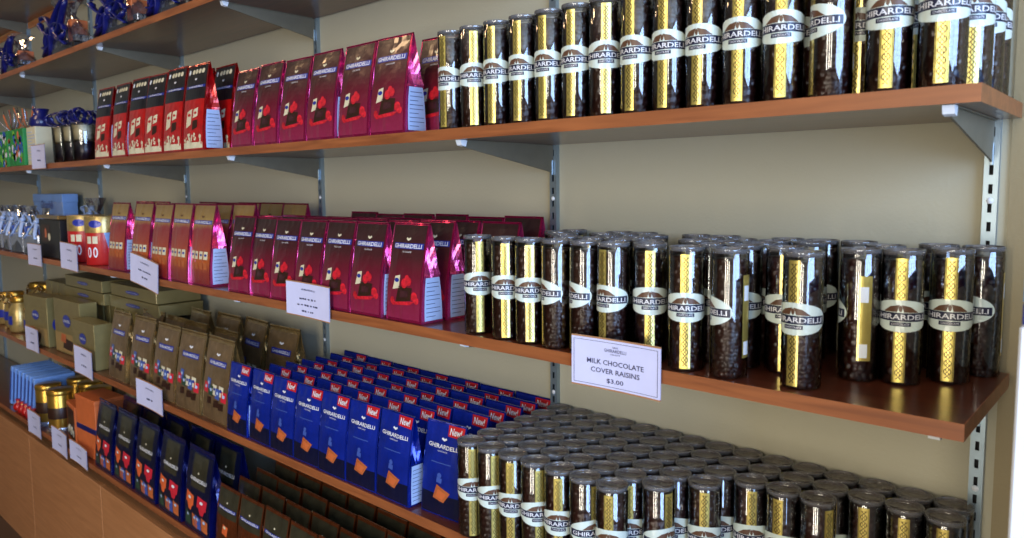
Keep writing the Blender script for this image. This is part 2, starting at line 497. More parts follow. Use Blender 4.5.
# slotted standards
def make_standard():
    r = empty('slotted_standard', (0, 0, 0))
    tag(r, 'x', 'shelf track', 'slotted wall tracks')
    z0, z1 = 0.45, 2.55
    b = MB()
    b.box((-0.0085, -0.011, z0), (-0.0025, -0.0095, z1), 'steel'); b.box((0.0025, -0.011, z0), (0.0085, -0.0095, z1), 'steel')
    b.box((-0.0085, -0.0095, z0), (-0.0070, 0, z1), 'steel'); b.box((0.0070, -0.0095, z0), (0.0085, 0, z1), 'steel')
    p = 0.0254; n = int((z1-z0)/p)
    for i in range(n+1):
        zc = z0 + i*p
        b.box((-0.0025, -0.011, zc), (0.0025, -0.0095, min(zc+0.0125, z1)), 'steel')
    b.build('channel', r)
    b = MB(); b.box((-0.0068, -0.0015, z0), (0.0068, -0.0006, z1), 'slot'); b.build('slot_backing', r)
    for zc in (0.75, 1.17, 1.571, 1.93, 2.30):
        b = MB(); b.lathe([(0.0, 0.0022), (0.003, 0.0018), (0.0045, 0.0)], 'white', 14)
        o = b.build('screw', r); o.rotation_euler = (pi/2, 0, 0); o.location = (0, -0.011, zc)
    return r
st = Kind(make_standard())
for i, x in enumerate(TX):
    st.put((x, 0, 0), 0, ['slotted metal wall track at the right end of the shelves',
        'slotted metal wall track %s from the right, behind the shelves' % NUM[i+1]][i > 0], 'slotted wall tracks')

# brackets
def make_bracket():
    r = empty('shelf_bracket', (0, 0, 0))
    tag(r, 'x', 'shelf bracket', 'steel shelf brackets')
    b = MB()
    b.prism([(-0.0115, -0.0008), (-0.0115, -0.052), (-0.016, -0.056), (-0.030, -0.052), (-0.262, -0.013), (-0.272, -0.0008)], 'x', -0.0014, 0.0014, 'zinc')
    b.box((-0.006, -0.262, -0.0018), (0.006, -0.02, -0.0004), 'zinc')
    b.build('arm', r)
    b = MB()
    b.prism([(-0.276, -0.0006), (-0.258, -0.0006), (-0.262, -0.012), (-0.272, -0.010)], 'x', -0.006, 0.006, 'white')
    tag(b.build('front_clip', r), 'bright steel clip at the tip')
    b = MB()
    b.box((-0.0022, -0.0160, -0.060), (0.0022, -0.0112, -0.030), 'steel', 0.0006); b.build('hook', r)
    return r
bk = Kind(make_bracket())
for k in ('S1', 'S2', 'S3', 'S4', 'S5', 'S0'):
    for i, x in enumerate(TX):
        if (i in (0, 1) and k in ('S5', 'S0')) or (i == 0 and k == 'S1'): continue
        pos = 'rightmost track' if i == 0 else '%s track from the right' % NUM[i+1]
        bk.put((x, 0, ZS[k]-TH), 0, 'steel bracket under the %s shelf at the %s' % (SN[k], pos), 'steel shelf brackets')

# base cabinets under the lowest shelf
cx = 0.0314
k = 0
edges = [0.03, -0.87, -1.77, -2.61, -3.445, -4.30, -5.15, -6.0, -7.5]
for x1, x0 in zip(edges[:-1], edges[1:]):
    k += 1
    r = empty('base_cabinet', ((x0+x1)/2, 0, 0))
    w = (x1-x0)/2
    tag(r, 'orange brown wooden base cabinet, %s from the right under the lowest shelf' % NUM[k], 'cabinet', 'base cabinets under the shelves')
    b = MB(); b.box((-w, -0.262, 0.0), (w, -0.012, 0.545), 'cabinet'); b.build('body', r)
    b = MB(); b.box((-w+0.0015, -0.280, 0.06), (w-0.0015, -0.262, 0.545), 'cabinet', 0.0015); b.build('door', r)
    b = MB(); b.box((-w, -0.272, 0.0), (w, -0.262, 0.058), 'cabinet'); b.build('plinth', r)

# white display stand at the right edge
r = empty('display_stand', (0.34, -0.30, 0))
tag(r, 'tall white display stand with blue header at the right edge beside shelves', 'display stand')
b = MB(); b.box((-0.245, -0.15, 0.0), (0.245, 0.15, 1.476), 'panel_white', 0.002); b.build('cabinet_panel', r)
b = MB(); b.box((-0.243, -0.152, 1.477), (0.245, 0.15, 1.4955), 'header_dark', 0.001); tag(b.build('header_band', r), 'dark blue header band')
b = MB(); b.box((-0.243, -0.152, 1.496), (0.245, 0.15, 1.523), 'header_light', 0.001); tag(b.build('header_top', r), 'light blue header top')

# ------------------------------------------------------------------ chocolate tubes
RT, HT = 0.0244, 0.172
def make_tube():
    r = empty('chocolate_tube')
    tag(r, 'x', 'tube')
    b = MB()
    b.lathe([(RT-0.001, 0.0), (RT, 0.0012), (RT, HT-0.005), (RT-0.0006, HT-0.004)], 'clear', 48)
    b.build('clear_sleeve', r)
    # chocolate raisins: one lumpy column
    rnd = random.Random(3)
    nA, rows = 13, 15
    rb = RT - 0.0020
    cs = []
    for j in range(rows):
        for i in range(nA):
            cs.append((((i + 0.5*(j % 2) + rnd.uniform(-.14, .14)) / nA) * 2*pi, 0.006 + (HT-0.022) * (j + rnd.uniform(-.12, .12)) / (rows-1), rnd.uniform(.85, 1.12)))
    na, nz = 78, 92
    vs, fs = [], []
    for j in range(nz+1):
        z = 0.001 + (HT-0.015) * j / nz
        for i in range(na):
            a = 2*pi*i/na
            best = 0
            for ca, cz, s in cs:
                dz = (z-cz)/0.0066/s
                if abs(dz) > 1.1: continue
                da = (a-ca+pi) % (2*pi) - pi
                d2 = (da*rb/0.0064/s)**2 + dz*dz
                if d2 < 1: best = max(best, math.sqrt(1-d2))
            rr = rb - 0.0034 + 0.0034*best
            vs.append((rr*cos(a), rr*sin(a), z))
    for j in range(nz):
        for i in range(na):
            fs.append((j*na+i, j*na+(i+1)%na, (j+1)*na+(i+1)%na, (j+1)*na+i))
    fs.append(tuple(nz*na+i for i in range(na)))
    b = MB(); b.add(vs, fs, 'beans', True)
    tag(b.build('chocolate_raisins', r), 'dark brown chocolate raisins inside')
    def cyl(rad):
        return lambda s, z: (rad*sin(s/rad), -rad*cos(s/rad), z)
    f1, f2, f3, f4, f5 = cyl(RT+0.0001), cyl(RT+0.0002), cyl(RT+0.00045), cyl(RT+0.0006), cyl(RT+0.0007)
    b = MB()
    b.d_rect(f1, -0.0072, 0.004, 0.0072, HT-0.010, 'gold', 6, 20)
    for ph in (0, 1):
        for amp, wl in ((0.0042, 0.022), (0.0020, 0.011)):
            n = 70
            vs, fs = [], []
            for i in range(n+1):
                z = 0.008 + (HT-0.022)*i/n
                s = amp*sin(2*pi*z/wl + ph*pi)
                for w in (-0.00055, 0.00055): vs.append(f2(s+w, z))
            for i in range(n): fs.append((2*i, 2*i+1, 2*i+3, 2*i+2))
            b.add(vs, fs, 'gold_ink')
    for s in (-0.0062, 0.0062): b.d_rect(f2, s-0.0002, 0.006, s+0.0002, HT-0.012, 'gold_ink', 1, 2)
    tag(b.build('gold_strip', r), 'patterned gold vertical strip')
    zc, A, B = 0.089, 0.0455, 0.0205
    b = MB(); b.d_ell(f3, 0, zc, A, B, 'oval', 44, 14); ov = b.build('oval_label', r)
    b = MB()
    b.d_rect(f4, -0.0425, zc-0.0066, 0.0425, zc+0.0044, 'navy', 26, 1)
    b.d_rect(f4, -0.0125, zc-0.0128, 0.0125, zc-0.0076, 'navy', 10, 1)
    b.d_quad(f4, [(-0.022, zc+0.0048), (-0.004, zc+0.0052), (-0.001, zc+0.0145), (-0.012, zc+0.0120)], 'eagle', 5)
    b.d_quad(f4, [(0.004, zc+0.0052), (0.022, zc+0.0048), (0.012, zc+0.0120), (0.001, zc+0.0145)], 'eagle', 5)
    b.d_ell(f4, 0, zc+0.0095, 0.0022, 0.0042, 'eagle', 10, 1)
    b.build('name_band', ov)
    b = MB()
    d_text(b, f5, 'GHIRARDELLI', 0, zc-0.0011, 0.0765, 0.0066, 'letter', 0.012)
    d_text(b, f5, 'CHOCOLATE', 0, zc-0.0102, 0.021, 0.0026, 'letter')
    b.build('brand_lettering', ov)
    b = MB()
    f1b = lambda s, z: f3(s + 0.068, z)
    f2b = lambda s, z: f4(s + 0.068, z)
    b.d_rect(f1b, -0.0085, 0.028, 0.0085, 0.138, 'gold', 6, 4)
    b.d_rect(f2b, -0.0060, 0.032, 0.0045, 0.050, 'white', 4, 1)
    b.d_rect(f2b, -0.0060, 0.104, 0.0045, 0.124, 'white', 4, 1)
    tag(b.build('back_label', r), 'gold back label with two white squares')
    b = MB()
    b.lathe([(RT-0.0010, HT-0.0062), (RT+0.0003, HT-0.0060), (RT+0.0004, HT-0.0008), (RT+0.0002, HT), (RT-0.0010, HT), (RT-0.0016, HT-0.0012)], 'rim', 32)
    lo = b
    vs, fs = [], []
    b.lathe([(RT-0.0016, HT-0.0012), (RT-0.0022, HT-0.0030), (0.004, HT-0.0026), (0.0001, HT-0.0026)], 'lid', 32)
    b.build('clear_lid', r)
    return r
TUBE = Kind(make_tube())

def tube_put(x, y, shelf, rz, label, group):
    return TUBE.put((x, y, ZS[shelf] + 0.0004), rz, label, group)

# upper shelf: front row
s2 = [-0.013, -0.070, None, None, -0.191, -0.244, -0.298, -0.350, -0.403, -0.459, -0.511, -0.565, -0.620, -0.678, -0.735, -0.791]
s2x = [(-0.013, -0.252, -0.02), (-0.068, -0.250, -0.10), (-0.131, -0.252, -1.2), (-0.190, -0.252, -0.12), (-0.244, -0.252, -0.25), (-0.298, -0.252, -0.42),
       (-0.350, -0.252, -0.45), (-0.403, -0.252, -0.5), (-0.459, -0.252, 0.05), (-0.511, -0.252, -0.45), (-0.565, -0.252, -0.55), (-0.620, -0.252, -0.5),
       (-0.678, -0.252, -0.5), (-0.735, -0.252, 0.0), (-0.791, -0.252, -0.75)]
for i, (x, y, rz) in enumerate(s2x):
    # rotation is given relative to the line of sight
    va = math.atan2(0.1854 - x, 1.1799 + y)
    tube_put(x, y, 'S2', va + rz, 'clear chocolate tube on the upper shelf, front row, %s from the right end' % NUM[i+1], 'chocolate tubes on the upper shelf')
for j, y in enumerate((-0.196, -0.140, -0.084)):
    for i in range(15):
        x = 0.000 - i*0.0555 + 0.004*(j - 1) + random.uniform(-.001, .001)
        if i == 0: x = [0.001, 0.003, 0.001][j]
        rz = random.uniform(-0.9, 0.9) if i else 0.35
        tube_put(x, y, 'S2', rz, 'clear chocolate tube on the upper shelf, %s row, %s from the right end' % (NUM[j+2], NUM[i+1]), 'chocolate tubes on the upper shelf')

# middle shelf: loose front tubes, then rows behind
s3 = [(-0.022, -0.105, 0.02), (-0.068, -0.150, 0.05), (-0.115, -0.166, 2.45), (-0.157, -0.252, 0.45), (-0.205, -0.190, -0.05), (-0.250, -0.262, 1.65),
      (-0.314, -0.262, 0.05), (-0.384, -0.243, 0.0), (-0.436, -0.262, 0.75), (-0.488, -0.262, 1.42), (-0.541, -0.266, 1.45), (-0.598, -0.266, 0.0), (-0.651, -0.266, 0.05), (-0.722, -0.262, -0.15)]
placed = []
for i, (x, y, rz) in enumerate(s3):
    va = math.atan2(0.1854 - x, 1.1799 + y)
    placed.append((x, y))
    tube_put(x, y, 'S3', va - rz, 'clear chocolate tube on the middle shelf, frontmost line, %s from the right end' % NUM[i+1], 'chocolate tubes on the middle shelf')
for j, y in enumerate((-0.038, -0.0905, -0.143, -0.1955)):
    n = 0
    for i in range(16):
        x = 0.000 - i*0.0522 + random.uniform(-.0008, .0008)
        if x < [-0.72, -0.70, -0.66, -0.66][j]: continue
        if j and x > -0.05: continue
        if any((x-a)**2 + (y-c)**2 < 0.0520**2 for a, c in placed): continue
        n += 1
        tube_put(x, y, 'S3', random.uniform(-1.2, 1.2), 'clear chocolate tube on the middle shelf, %s row from the wall, %s from the right' % (NUM[j+1], NUM[n]), 'chocolate tubes on the middle shelf')
        placed.append((x, y))

# lower shelf: dense block, front boundary steps back to the right
for j in range(6):
    y = -0.0275 - j*0.0508
    n = 0
    xr = [-0.0215, -0.0215, -0.170, -0.320, -0.368, -0.4165][j]
    for i in range(16):
        x = -0.0215 - i*0.0503
        if x > xr + 0.012 or x < -0.735: continue
        if j >= 5 and x > -0.40: continue
        n += 1
        rel = random.choice((-0.3, -0.1, 0.0, 0.1, 0.25, 0.7, -0.2))
        va = math.atan2(0.1854 - x, 1.1799 + y)
        tube_put(x, y, 'S4', va + rel, 'clear chocolate tube on the lower shelf, %s row from the wall, %s from the right' % (NUM[j+1], NUM[n]), 'chocolate tubes on the lower shelf')

# ------------------------------------------------------------------ pouch bags
def make_bag(name, W, Dp, H, foil, side_foil, art, seed, nutri=True, seal=0.011):
    """gusseted stand-up pouch: base at z=0, centre of base at origin, front faces -y"""
    r = empty(name); tag(r, 'x', 'bag')
    rnd = random.Random(seed)
    Hb = H - seal
    def hd(t): return Dp/2 * max(0.0, (1 - t**1.7)) + 0.0016
    def hw(t): return W/2 * (1 - 0.035*t*(1-t)*4*0.3)
    def front(u, t, off=0.0):
        t_ = min(max(t, 0), 1)
        bul = 0.0055*(1-u*u)*sin(pi*min(1, t_*1.05))**0.8 if 0 < t_ < 0.95 else 0
        wr = 0.0012*noise.noise(Vector((u*3 + seed, t*6, seed*1.7)))
        z = t*Hb
        return (u*hw(t_), -(hd(t_) + bul + wr) - off, z)
    nu, nt = 10, 18
    b = MB()
    vs, fs = [], []
    for j in range(nt+1):
        for i in range(nu+1): vs.append(front(-1+2*i/nu, j/nt))
    for j in range(nt):
        for i in range(nu):
            k = j*(nu+1)+i; fs.append((k, k+1, k+nu+2, k+nu+1))
    b.add(vs, fs, foil, True)
    vs = []
    for j in range(nt+1):
        for i in range(nu+1):
            x, y, z = front(-1+2*i/nu, j/nt); vs.append((x, -y, z))
    b.add(vs, [tuple(reversed(f)) for f in fs], foil, True)
    b.add([(-W/2, -hd(0), 0.0002), (W/2, -hd(0), 0.0002), (W/2, hd(0), 0.0002), (-W/2, hd(0), 0.0002)], [(3, 2, 1, 0)], foil)
    # top seal, crimped
    n = 20; vs, fs = [], []
    for j in range(5):
        z = Hb + seal*j/4
        for i in range(n+1):
            u = -1+2*i/n
            vs.append((u*hw(1), -0.0016 + 0.0006*sin(j*pi/2) + 0.002*noise.noise(Vector((u*2, seed, 1))), z))
    for i in range(n+1):
        u = -1+2*i/n
        vs.append((u*hw(1), 0.0016 + 0.002*noise.noise(Vector((u*2, seed, 1))), H))
    for i in range(n+1):
        u = -1+2*i/n
        vs.append((u*hw(1), 0.0016, Hb))
    for j in range(6):
        for i in range(n):
            k = j*(n+1)+i; fs.append((k, k+1, k+n+2, k+n+1))
    b.add(vs, fs, foil, False)
    b.build('pouch', r)
    # side gussets with inward fold
    for sgn in (1, -1):
        g = MB(); vs, fs = [], []
        ns = 6
        for j in range(nt+1):
            t = j/nt
            for i in range(ns+1):
                s = -1+2*i/ns
                fold = (0.020*max(0, t-0.42)**0.9 if t > 0.42 else 0.0)
                puck = 0.003*sin(pi*t*2.2)*(1-abs(s))
                x = hw(t) - fold*(1-abs(s))*2.2 + puck*(t < 0.5) + 0.0022*(1-abs(s))*noise.noise(Vector((s*2, t*9, seed*3.1+sgn)))
                x += 0.0050*max(0.0, 1-abs(t-0.5)/0.075)*(0.35+0.65*max(0.0, s))
                y = s*(-front(1, t)[1])
                vs.append((sgn*x, y, t*Hb))
        for j in range(nt):
            for i in range(ns):
                k = j*(ns+1)+i; f = (k, k+1, k+ns+2, k+ns+1)
                fs.append(f if sgn > 0 else tuple(reversed(f)))
        g.add(vs, fs, side_foil, False)
        g.build('side_gusset', r)
    if nutri:
        g = MB()
        def side(s, v): 
            t = v
            hh = -front(1, t)[1]
            return (hw(t) + 0.0035, s*min(hh, Dp/2), t*Hb)
        g.d_rect(side, -0.86, 0.03, 0.88, 0.47, 'nutri', 3, 4)
        def side2(s, v):
            p = side(s, v); return (p[0]+0.0004, p[1], p[2])
        for i in range(9):
            v = 0.07 + i*0.043
            g.d_rect(side2, -0.7, v, 0.7 if i % 3 else 0.2, v+0.006, 'ink', 1, 1)
        g.build('nutrition_panel', r)
    # printed artwork
    F1 = lambda u, t: front(u, t, 0.0006)
    F2 = lambda u, t: front(u, t, 0.0011)
    F3 = lambda u, t: front(u, t, 0.0016)
    F4 = lambda u, t: front(u, t, 0.0021)
    art(r, F1, F2, F3, F4, W, Hb)
    return r

def eagle_small(b, F, cu, cv, s, m):
    b.d_quad(F, [(cu-0.14*s, cv+0.012*s), (cu, cv-0.008*s), (cu+0.02*s, cv+0.014*s), (cu-0.10*s, cv+0.03*s)], m, 2)
    b.d_quad(F, [(cu, cv-0.008*s), (cu+0.14*s, cv+0.012*s), (cu+0.10*s, cv+0.03*s), (cu-0.02*s, cv+0.014*s)], m, 2)

def art_rasp(r, F1, F2, F3, F4, W, H):
    b = MB()
    b.d_rect(F1, -0.94, 0.03, 0.90, 1.0, 'p_rasp', 8, 18)
    fp = b.build('front_print', r)
    b = MB()
    b.d_quad(F2, [(-0.42, 0.20), (0.42, 0.23), (0.50, 0.36), (-0.25, 0.37)], 'choc', 3)
    b.d_quad(F3, [(-0.20, 0.25), (0.28, 0.265), (0.32, 0.325), (-0.12, 0.33)], 'p_dark', 2)
    b.d_quad(F2, [(-0.62, 0.33), (-0.22, 0.35), (-0.20, 0.485), (-0.50, 0.47)], 'wrap_cream', 2)
    b.d_ell(F3, -0.38, 0.43, 0.14, 0.022, 'p_navyband', 12, 1)
    b.d_quad(F2, [(-0.60, 0.165), (0.40, 0.185), (0.66, 0.225), (-0.66, 0.20)], 'berry', 4)
    for cu, cv, q in ((0.08, 0.405, .17), (0.30, 0.425, .15), (0.20, 0.46, .11), (0.62, 0.275, .16), (0.74, 0.235, .12), (-0.60, 0.215, .13)):
        b.d_ell(F3, cu, cv, q, q*0.30, 'berry', 14, 2)
    b.build('chocolate_picture', fp)
    b = MB()
    b.d_rect(F2, -0.80, 0.755, 0.86, 0.815, 'p_navyband', 8, 1)
    d_text(b, F4, 'GHIRARDELLI', 0.02, 0.785, 1.52, 0.044, 'letter', 0.02)
    eagle_small(b, F3, 0.02, 0.845, 1.0, 'wrap_cream')
    d_text(b, F3, 'CHOCOLATE', 0.02, 0.725, 0.5, 0.016, 'letter')
    b.build('brand_lettering', fp)

def art_red(r, F1, F2, F3, F4, W, H):
    b = MB()
    b.d_rect(F1, -0.94, 0.60, 0.92, 1.0, 'p_black', 8, 8)
    b.d_rect(F1, -0.94, 0.02, 0.92, 0.60, 'p_red', 8, 10)
    fp = b.build('front_print', r)
    b = MB()
    b.d_quad(F2, [(-0.62, 0.27), (-0.12, 0.31), (-0.02, 0.49), (-0.50, 0.46)], 'wrap_cream', 3)
    b.d_quad(F2, [(0.08, 0.38), (0.48, 0.40), (0.50, 0.50), (0.12, 0.48)], 'wrap_cream', 3)
    b.d_ell(F3, -0.28, 0.42, 0.16, 0.018, 'tag_red', 10, 1); b.d_ell(F3, 0.30, 0.44, 0.12, 0.014, 'tag_red', 10, 1)
    b.d_quad(F2, [(0.0, 0.24), (0.46, 0.27), (0.50, 0.36), (0.06, 0.35)], 'choc', 3)
    rnd = random.Random(5)
    b.d_rect(F2, -0.90, 0.03, 0.88, 0.10, 'wrap_cream', 8, 1)
    for i in range(26):
        b.d_ell(F3, rnd.uniform(-.82, .80), rnd.uniform(.08, .20), rnd.uniform(.05, .11), rnd.uniform(.012, .028), rnd.choice(('wrap_cream', 'wrap_cream', 'tag_red')), 9, 1)
    b.build('chocolate_picture', fp)
    b = MB()
    b.d_rect(F2, -0.86, 0.735, 0.88, 0.765, 'p_navyband', 8, 1)
    d_text(b, F3, 'GHIRARDELLI', 0.02, 0.75, 1.3, 0.02, 'letter', 0.01)
    eagle_small(b, F3, 0.0, 0.83, 0.8, 'letter')
    for i in range(4): b.d_ell(F3, -0.35 + i*0.30, 0.93, 0.13, 0.030, 'wrap_cream', 8, 1)
    b.d_ell(F3, -0.72, 0.93, 0.10, 0.032, 'white', 8, 1)
    b.build('brand_lettering', fp)

def art_cara(r, F1, F2, F3, F4, W, H):
    b = MB()
    b.d_rect(F1, -0.94, 0.02, 0.92, 1.0, 'p_cara', 8, 20)
    fp = b.build('front_print', r)
    b = MB()
    for i, cu in enumerate((-0.62, -0.22, 0.20, 0.60)):
        b.d_quad(F2, [(cu-0.16, 0.33), (cu+0.14, 0.33), (cu+0.16, 0.43), (cu-0.14, 0.43)], 'wrap_cream', 2)
        b.d_ell(F3, cu, 0.385, 0.09, 0.016, 'p_navyband', 10, 1)
        b.d_quad(F2, [(cu-0.16, 0.21), (cu+0.14, 0.20), (cu+0.14, 0.29), (cu-0.14, 0.30)], 'milk', 2)
    b.build('chocolate_picture', fp)
    b = MB()
    b.d_rect(F2, -0.84, 0.765, 0.86, 0.815, 'p_navyband', 8, 1)
    d_text(b, F3, 'GHIRARDELLI', 0.02, 0.79, 1.5, 0.034, 'letter', 0.015)
    eagle_small(b, F3, 0.0, 0.85, 0.9, 'eagle')
    b.build('brand_lettering', fp)

def art_gold(r, F1, F2, F3, F4, W, H):
    b = MB()
    b.d_rect(F1, -0.94, 0.02, 0.92, 0.98, 'p_bronze', 8, 14)
    fp = b.build('front_print', r)
    b = MB()
    for i, (cu, cv, m) in enumerate(((-0.66, 0.42, 'wrap_red'), (-0.46, 0.48, 'wrap_blue'), (-0.24, 0.40, 'wrap_green'), (0.02, 0.42, 'wrap_cream'), (0.26, 0.38, 'wrap_blue'), (0.50, 0.42, 'wrap_cream'), (0.70, 0.36, 'wrap_red'))):
        b.d_quad(F2, [(cu-0.18, cv-0.07), (cu+0.14, cv-0.08), (cu+0.17, cv+0.05), (cu-0.14, cv+0.06)], m, 2)
        b.d_ell(F3, cu, cv, 0.08, 0.022, 'p_navyband' if m == 'wrap_cream' else 'nutri', 8, 1)
    for cu, cv in ((-0.4, 0.26), (0.15, 0.24), (0.5, 0.22)):
        b.d_quad(F2, [(cu-0.2, cv-0.05), (cu+0.16, cv-0.04), (cu+0.2, cv+0.05), (cu-0.16, cv+0.04)], 'choc', 2)
    b.build('chocolate_picture', fp)
    b = MB()
    b.d_rect(F2, -0.62, 0.70, 0.66, 0.775, 'p_navyband', 8, 1)
    d_text(b, F3, 'GHIRARDELLI', 0.02, 0.737, 1.15, 0.038, 'letter', 0.015)
    eagle_small(b, F3, 0.0, 0.83, 1.0, 'letter')
    b.build('brand_lettering', fp)

def art_blue(r, F1, F2, F3, F4, W, H):
    b = MB()
    b.d_rect(F1, -0.95, 0.25, 0.93, 1.0, 'p_blue', 8, 12)
    b.d_rect(F1, -0.95, 0.02, 0.93, 0.25, 'p_deep', 8, 4)
    fp = b.build('front_print', r)
    b = MB()
    b.d_quad(F2, [(-0.34, 0.20), (0.20, 0.17), (0.52, 0.29), (-0.12, 0.36)], 'milk', 3)
    b.d_quad(F3, [(-0.18, 0.225), (0.16, 0.20), (0.36, 0.275), (-0.04, 0.32)], 'kraft', 2)
    b.d_quad(F2, [(-0.16, 0.385), (0.10, 0.375), (0.12, 0.43), (-0.14, 0.44)], 'wrap_blue', 2)
    b.d_ell(F2, -0.02, 0.46, 0.11, 0.028, 'wrap_blue', 10, 1)
    b.build('chocolate_picture', fp)
    b = MB()
    d_text(b, F3, 'GHIRARDELLI', 0.02, 0.765, 1.55, 0.045, 'letter', 0.02)
    eagle_small(b, F3, 0.02, 0.83, 1.0, 'letter')
    d_text(b, F3, 'CHOCOLATE', 0.02, 0.715, 0.5, 0.016, 'letter')
    b.d_rect(F3, -0.5, 0.588, 0.5, 0.598, 'wrap_blue', 4, 1)
    b.build('brand_lettering', fp)
    b = MB()
    b.d_quad(F2, [(0.16, 0.885), (0.92, 0.875), (0.92, 0.998), (0.12, 0.998)], 'tag_red', 4)
    d_text(b, F4, 'New!', 0.53, 0.940, 0.56, 0.075, 'letter', 0.02)
    tag(b.build('new_tag', r), 'red corner tag reading New')

def art_navy(r, F1, F2, F3, F4, W, H):
    b = MB()
    b.d_rect(F1, -0.95, 0.02, 0.93, 0.98, 'p_deep', 8, 14)
    b.d_rect(F2, -0.50, 0.56, 0.62, 0.96, 'p_olive', 6, 8)
    fp = b.build('front_print', r)
    b = MB()
    for cu, m in ((-0.50, 'wrap_orange'), (0.44, 'wrap_red')):
        b.d_quad(F3, [(cu-0.34, 0.35), (cu+0.30, 0.33), (cu+0.36, 0.46), (cu-0.30, 0.49)], m, 3)
        b.d_quad(F3, [(cu-0.10, 0.27), (cu+0.10, 0.26), (cu+0.24, 0.34), (cu-0.22, 0.35)], m, 2)
        b.d_ell(F4, cu, 0.42, 0.12, 0.02, 'letter', 10, 1)
    for cu, m in ((-0.66, 'wrap_green'), (-0.10, 'milk'), (0.14, 'wrap_blue'), (0.62, 'milk')):
        b.d_quad(F2, [(cu-0.22, 0.07), (cu+0.22, 0.06), (cu+0.24, 0.21), (cu-0.20, 0.24)], m, 3)
        b.d_ell(F3, cu, 0.19, 0.09, 0.02, 'nutri', 8, 1)
    b.build('chocolate_picture', fp)
    b = MB()
    d_text(b, F3, 'GHIRARDELLI', 0.04, 0.665, 1.25, 0.045, 'letter', 0.02)
    b.d_ell(F4, 0.04, 0.75, 0.06, 0.013, 'wrap_cream', 8, 1)
    b.build('brand_lettering', fp)

def art_brown(r, F1, F2, F3, F4, W, H):
    b = MB()
    b.d_rect(F1, -0.95, 0.56, 0.93, 0.98, 'p_olive', 8, 8)
    b.d_rect(F1, -0.95, 0.02, 0.93, 0.56, 'foil_brown', 8, 8)
    fp = b.build('front_print', r)
    b = MB()
    b.d_quad(F2, [(-0.3, 0.28), (0.2, 0.26), (0.3, 0.42), (-0.2, 0.44)], 'wrap_orange', 3)
    b.d_ell(F3, 0.0, 0.40, 0.14, 0.025, 'wrap_cream', 10, 1)
    b.build('chocolate_picture', fp)
    b = MB()
    b.d_rect(F2, -0.85, 0.665, 0.85, 0.715, 'p_navyband', 8, 1)
    d_text(b, F3, 'GHIRARDELLI', 0.02, 0.69, 1.5, 0.035, 'letter', 0.015)
    b.d_ell(F3, 0.0, 0.79, 0.06, 0.015, 'wrap_cream', 8, 1)
    b.build('brand_lettering', fp)

B_RASP = Kind(make_bag('raspberry_chocolate_bag', 0.103, 0.060, 0.189, 'foil_magenta', 'foil_pink', art_rasp, 1, True, 0.004))
B_RED = Kind(make_bag('peppermint_bark_bag', 0.120, 0.060, 0.232, 'foil_red', 'foil_red', art_red, 2, True, 0.004))
B_CARA = Kind(make_bag('caramel_chocolate_bag', 0.124, 0.060, 0.218, 'foil_magenta', 'foil_pink', art_cara, 3, True, 0.004))
B_GOLD = Kind(make_bag('assorted_chocolate_bag', 0.150, 0.066, 0.226, 'foil_gold', 'foil_gold', art_gold, 4, False))
B_BLUE = Kind(make_bag('caramel_square_bag', 0.102, 0.045, 0.176, 'foil_blue', 'foil_blue', art_blue, 5, True, 0.003))
B_NAVY = Kind(make_bag('premium_assortment_bag', 0.158, 0.060, 0.240, 'foil_navy', 'foil_navy', art_navy, 6, False))
B_BROWN = Kind(make_bag('hot_cocoa_bag', 0.112, 0.050, 0.172, 'foil_brown', 'foil_brown', art_brown, 8, False, 0.005))

def bag_row(kind, shelf, lefts, width, yfront, depth, desc, rowname, group, jit=0.03, sc=(1, 1, 1), lean=0.0, ljit=0.0):
    n = 0
    for i, x in enumerate(sorted(lefts)):
        n += 1
        o = kind.put((x + width/2, yfront + depth/2 + random.uniform(0, .004), ZS[shelf] + 0.0004), random.uniform(-jit, jit),
                 '%s, %s shelf, %s, %s from the left' % (desc, SN[shelf], rowname, NUM[n]), group,
                 (sc[0], sc[1]*random.uniform(0.85, 0.87), sc[2]*random.uniform(0.985, 1.01)))
        o.rotation_euler[0] = lean + random.uniform(-ljit, ljit)

G = 'magenta raspberry bags on the upper shelf'
bag_row(B_RASP, 'S2', [-1.562, -1.453, -1.339, -1.225, -1.111, -1.001], 0.105, -0.281, 0.060, 'magenta raspberry chocolate bag', 'front row', G)
bag_row(B_RASP, 'S2', [-1.672, -1.56, -1.45, -1.34, -1.23, -1.12, -0.950], 0.105, -0.214, 0.060, 'magenta raspberry chocolate bag', 'second row', G)
G = 'red peppermint bags on the upper shelf'
bag_row(B_RED, 'S2', [-2.478, -2.336, -2.203, -2.076, -1.950, -1.825], 0.120, -0.281, 0.060, 'red foil bag with white squares', 'front row', G)
bag_row(B_RED, 'S2', [-2.46, -2.33, -2.20, -2.07, -1.94, -1.81], 0.120, -0.214, 0.060, 'red foil bag with white squares', 'second row', G)

G = 'magenta raspberry bags on the middle shelf'
bag_row(B_RASP, 'S3', [-1.583, -1.486, -1.385, -1.281, -1.176, -1.071, -0.953], 0.103, -0.290, 0.060, 'magenta raspberry chocolate bag', 'front row', G, 0.02)
bag_row(B_RASP, 'S3', [-1.575, -1.47, -1.365, -1.26, -1.155, -1.055, -0.948], 0.103, -0.226, 0.060, 'magenta raspberry chocolate bag', 'second row', G, 0.02)
bag_row(B_RASP, 'S3', [-1.58, -1.474, -1.368, -1.262, -1.156, -1.05, -0.944, -0.838], 0.103, -0.162, 0.060, 'magenta raspberry chocolate bag', 'third row', G, 0.02)
bag_row(B_RASP, 'S3', [-1.36, -1.26, -1.153, -1.046, -0.940, -0.835], 0.103, -0.098, 0.060, 'magenta raspberry chocolate bag', 'back row', G, 0.02, (1, 1, 1.04))
G = 'orange caramel bags on the middle shelf'
